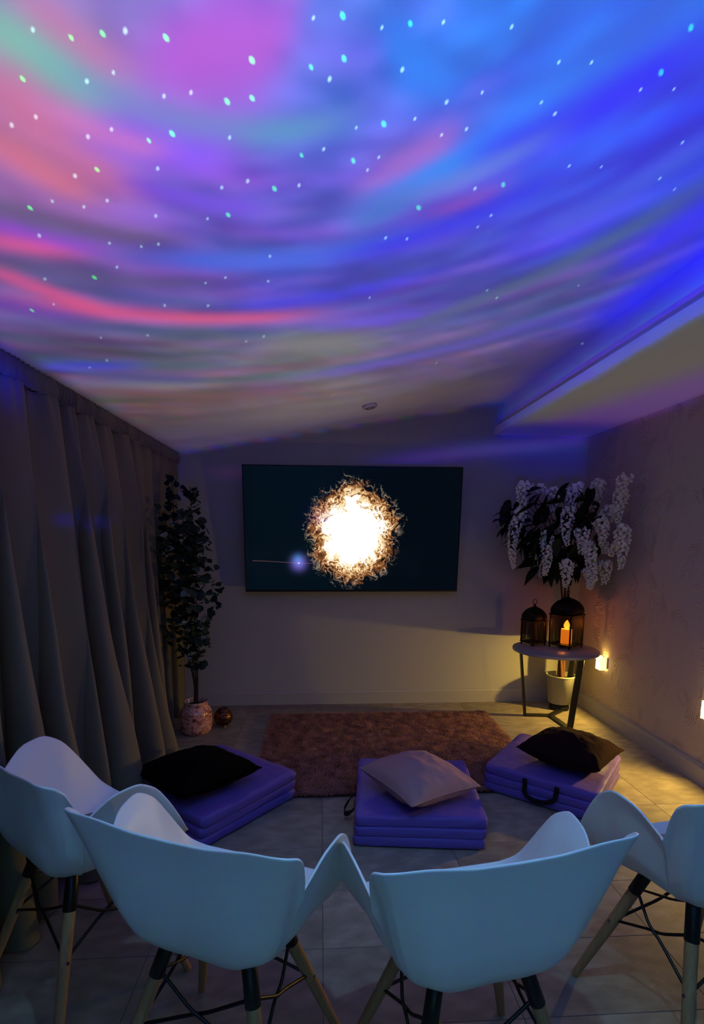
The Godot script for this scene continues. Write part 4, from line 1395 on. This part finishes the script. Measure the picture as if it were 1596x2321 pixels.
func wisteria(at: Vector3) -> void:
	var p := thing("potted_wisteria", "artificial white wisteria tree in a pale bucket behind the corner table", "potted plant", at)
	var zinc := mat("pale bucket", Color(0.62, 0.62, 0.58), 0.5)
	put("pot", lathe_mesh([[0, 0.055], [0.085, 0.055], [0.092, 0.06], [0.112, 0.285], [0.122, 0.292], [0.124, 0.300], [0.116, 0.302], [0.108, 0.295], [0.104, 0.25], [0, 0.24]], 48), zinc, p)
	put("pot_stand", lathe_mesh([[0, 0], [0.078, 0], [0.082, 0.006], [0.074, 0.052], [0.07, 0.0545], [0, 0.0545]], 40), mat("dark plastic", grey(0.05), 0.6), p)
	put("soil", lathe_mesh([[0, 0.268], [0.06, 0.266], [0.106, 0.260], [0.1, 0.25]], 28), mat("dark soil", Color(0.05, 0.04, 0.035), 1.0), p)
	var bark := mat("rough brown bark", Color(0.36, 0.22, 0.13), 0.9)
	relief(bark, 0.04, 0.4, Vector3(6, 2, 6), 88)
	for k in 4:
		var a := TAU * k / 4
		var tw := [Vector3(cos(a) * 0.022, 0.26, sin(a) * 0.022), Vector3(cos(a + 1.4) * 0.017, 0.55, sin(a + 1.4) * 0.017), Vector3(cos(a + 2.8) * 0.02, 0.85, sin(a + 2.8) * 0.02), Vector3(cos(a + 4.0) * 0.04 - 0.04, 1.15, sin(a + 4.0) * 0.04 + 0.05), Vector3(cos(a + 4.4) * 0.10 - 0.13, 1.45, sin(a + 4.4) * 0.08 + 0.15), Vector3(cos(a + 4.5) * 0.2 - 0.19, 1.68, sin(a + 4.5) * 0.14 + 0.2)]
		put("trunk", tube_mesh(curve(tw, 40), [0.015, 0.014, 0.014, 0.013, 0.013, 0.012, 0.012, 0.011, 0.011, 0.011, 0.010, 0.010, 0.010, 0.009, 0.009, 0.009, 0.008, 0.008, 0.008, 0.007, 0.007, 0.007, 0.006, 0.006, 0.006, 0.006, 0.005, 0.005, 0.005, 0.004], 8), bark, p)
	var white := mat("ivory blossom", Color(0.95, 0.93, 0.84), 0.7)
	white.backlight_enabled = true
	white.backlight = Color(0.25, 0.25, 0.22)
	# where each blossom spike hangs: across, top height, towards the viewer, length
	var spikes := [[1.543,1.871,-3.950,0.224], [1.527,1.679,-3.930,0.469], [1.654,1.858,-4.000,0.090], [1.765,1.831,-3.950,0.209], [1.920,1.856,-3.850,0.194], [1.840,1.675,-3.800,0.285], [1.691,1.497,-3.850,0.331], [1.688,1.329,-3.950,0.181], [1.910,1.529,-3.750,0.193], [1.957,1.433,-3.750,0.359], [1.823,1.286,-3.780,0.204], [2.020,1.236,-3.800,0.170], [2.074,1.880,-3.850,0.201], [2.123,1.690,-3.750,0.353], [2.030,1.593,-3.720,0.191], [2.128,1.806,-3.633,0.262], [2.112,1.887,-3.547,0.134], [2.122,1.543,-3.579,0.310], [2.136,1.286,-3.800,0.186], [2.143,1.419,-3.693,0.102]]
	var k := 0
	for s in spikes:
		put("blossom_spike", raceme(s[3], 500 + k), white, p, Transform3D(Basis(Vector3.UP, k * 1.7) * Basis(Vector3.BACK, rng.randf_range(-0.08, 0.08)), Vector3(s[0], s[1], s[2]) - at))
		k += 1
	var greens := [leaf_mat("wisteria leaf dark", Color(0.07, 0.12, 0.07)), leaf_mat("wisteria leaf", Color(0.12, 0.19, 0.11)), leaf_mat("wisteria leaf deep", Color(0.045, 0.075, 0.05))]
	var lance := [0.02, 0.16, 0.22, 0.22, 0.17, 0.09, 0.01]
	var meshes := [leaf_mesh(lance, 0.10, 0.3, 0.3), leaf_mesh(lance, 0.12, -0.15, 0.45), leaf_mesh([0.03, 0.24, 0.30, 0.24, 0.16, 0.02], 0.085, 0.2, 0.2)]
	for i in 285:
		var u := rng.randf_range(-1, 1)
		var v := pow(rng.randf(), 0.8)
		var y := lerpf(1.86, 1.22, v)
		var wide := lerpf(0.42, 0.16, smoothstep(0.55, 1.0, v)) * lerpf(0.75, 1.0, smoothstep(0.0, 0.25, v))
		var a := rng.randf() * TAU
		var rr := sqrt(rng.randf())
		var pos := Vector3(1.84 + cos(a) * wide * rr, y, -3.985 + sin(a) * wide * rr * 0.8)
		if pos.x > X_RIGHT - 0.2 or pos.z < Z_BACK + 0.2: continue
		var b := Basis.from_euler(Vector3(rng.randf_range(-0.2, 1.2), a + PI / 2 + u, rng.randf_range(-0.5, 0.5)))
		put("leaf", meshes[rng.randi() % 3], greens[rng.randi() % 3], p, Transform3D(b.scaled(Vector3.ONE * rng.randf_range(1.1, 1.6)), pos - at))
	# twigs that carry the leaves
	for i in 14:
		var a := TAU * i / 14
		var e := Vector3(1.85 + cos(a) * 0.32, 1.45 + 0.35 * absf(sin(i * 1.7)), -4.0 + sin(a) * 0.26) - at
		put("twig", tube_mesh(curve([Vector3(0.02 * cos(a), 1.10, 0.02 * sin(a)), (Vector3(1.96, 1.30, -4.1) - at).lerp(e, 0.4), e], 10), [0.005, 0.004, 0.003], 5), bark, p)

# ---------------------------------------------------------------- the scene
const CANDLE_POWER := 0.05
const TV_POWER := 0.035
const STAR_POWER := 12.0
const STAR_HOLE := 0.00058
const WARM := Color(1.0, 0.82, 0.37)

func _ready() -> void:
	rng.seed = 20240
	# camera: eye height 1.45 m, tilted down 7.5 degrees, lens shifted up
	var cam := Camera3D.new()
	cam.name = "camera"
	add_child(cam)
	cam.position = Vector3(0, 1.45, 0)
	cam.basis = Basis.from_euler(Vector3(-0.13061, deg_to_rad(-3.49), deg_to_rad(0.3)))
	cam.near = 0.05
	cam.far = 60.0
	cam.projection = Camera3D.PROJECTION_FRUSTUM
	cam.size = cam.near * 2321.0 / 1180.0
	cam.frustum_offset = Vector2(0.0, cam.near * 211.5 / 1180.0)
	cam.current = true
	var we := WorldEnvironment.new()
	we.name = "environment"
	var e := Environment.new()
	e.background_mode = Environment.BG_COLOR
	e.background_color = Color.BLACK
	e.tonemap_mode = Environment.TONE_MAPPER_LINEAR
	e.tonemap_exposure = 1.0
	e.sdfgi_enabled = true
	e.ssao_enabled = true
	e.ssil_enabled = true
	we.environment = e
	add_child(we)
	aurora()
	# the cyan display panel on the projector's front
	var cy := AreaLight3D.new()
	cy.name = "projector_glow"
	add_child(cy)
	cy.position = Vector3(0.05, 0.55, 0.45)
	cy.area_size = Vector2(0.5, 0.3)
	cy.area_normalize_energy = true
	cy.area_range = 12.0
	cy.light_color = Color(0.62, 0.94, 0.90)
	cy.light_energy = CYAN_POWER
	cy.shadow_enabled = true

	# a cyan downlight in the ceiling over the chairs, above the frame
	var dl := SpotLight3D.new()
	dl.name = "downlight_beam"
	add_child(dl)
	dl.position = Vector3(0.22, ceiling_y(0.22) - 0.03, -0.82)
	dl.rotation.x = -PI / 2 + 0.06
	dl.spot_angle = 45.0
	dl.spot_angle_attenuation = 1.0
	dl.spot_range = 12.0
	dl.spot_attenuation = 2.0
	dl.light_size = 0.03
	dl.light_color = Color(0.56, 0.84, 0.97)
	dl.light_energy = 0.80
	dl.shadow_enabled = true

	build_shell()
	var fit := thing("ceiling_downlight", "round cyan downlight set in the ceiling over the white chairs", "downlight", Vector3(0.22, ceiling_y(0.22) - 0.001, -0.82))
	fit.rotation.z = atan(0.168)
	put("rim", lathe_mesh([[0.034, -0.004], [0.042, -0.007], [0.050, -0.004], [0.052, 0], [0.034, 0]], 32), mat("white plastic", Color.WHITE), fit)
	var glow := StandardMaterial3D.new()
	glow.resource_name = "lit downlight"
	glow.emission_enabled = true
	glow.emission = Color(0.42, 0.84, 1.0)
	glow.emission_energy_multiplier = 2.0
	put("diffuser", lathe_mesh([[0, -0.002], [0.034, -0.002], [0.034, 0], [0, 0]], 32), glow, fit)
	build_floor()
	curtain()
	television()

	# mats
	var m1 := folding_mat(Vector3(-0.592, 0.0075, -2.735), -40, Vector2(0.655, 0.655), "blue folded mat at the left with a black cushion on it", 100)
	var m2 := folding_mat(Vector3(0.497, 0.0075, -2.572), -6, Vector2(0.625, 0.665), "blue folded mat in the middle with a mauve cushion on it", 110)
	var m3 := folding_mat(Vector3(1.372, 0.0075, -2.848), -40, Vector2(0.615, 0.635), "blue folded mat at the right with two black straps on its front", 120)
	handle(m2, Transform3D(Basis(Vector3.UP, -PI / 2), Vector3(-0.3125, 0.105, 0.06)), 0.02, 0.045, 1)
	handle(m3, Transform3D(Basis.IDENTITY, Vector3(0.02, 0.115, 0.318)), 0.02, 0.02, 2)
	var clear := []
	for m in [m1, m2, m3]:
		var poly := PackedVector2Array()
		for s in [[-1, -1], [1, -1], [1, 1], [-1, 1]]:
			var q: Vector3 = m.transform * Vector3(s[0] * 0.318, 0, s[1] * 0.328)
			poly.append(Vector2(q.x, q.z))
		clear.append(poly)
	rug(-0.40, 1.36, -4.11, -2.76, clear)
	cushion(Vector3(-0.645, 0.243, -2.625), Vector3(-2, -44, 2), Vector2(0.47, 0.47), 0.17, Color(0.032, 0.026, 0.034), "black square cushion on the left blue mat", 201)
	cushion(Vector3(0.493, 0.247, -2.478), Vector3(2, 29, -2), Vector2(0.43, 0.43), 0.185, Color(0.70, 0.55, 0.55), "mauve velvet cushion on the middle blue mat", 202)
	cushion(Vector3(1.430, 0.252, -2.775), Vector3(-3, -46, 0), Vector2(0.45, 0.43), 0.19, Color(0.15, 0.085, 0.09), "dark maroon cushion on the right blue mat", 203)

	side_table(Vector3(1.862, 0, -3.955), 0.325)
	lantern(Vector3(1.968, TABLE_Y + 0.0005, -4.005), 33, 0.094, 0.245, 0.130, true, "larger bronze lantern with a lit candle inside, on the side table")
	lantern(Vector3(1.742, TABLE_Y + 0.0005, -4.105), 20, 0.072, 0.180, 0.110, false, "smaller unlit dark lantern on the side table, behind the lit one")
	night_light(-3.935, 0.465, "small glowing plug-in night light on the wall beside the side table", 0.82, 1, 0.0590)
	night_light(-2.76, 0.47, "plug-in night light on the wall nearer the white chairs, at the frame's edge", 0.82 * 1.15, -1, 0.0640)
	eucalyptus(Vector3(-0.925, 0, -3.80))
	wisteria(Vector3(2.04, 0, -4.20))

	chair(-0.777, -1.595, -40.0, "far left white tub chair with a grey seat pad, cut by the frame's edge")
	chair(-0.249, -1.229, -22.5, "second white tub chair from the left, seen from behind")
	chair(0.356, -1.13, 10.3, "second white tub chair from the right, large in the foreground")
	chair(1.121, -1.34, 10.0, "far right white tub chair beside the yellow lit floor, cut by the frame's edge")
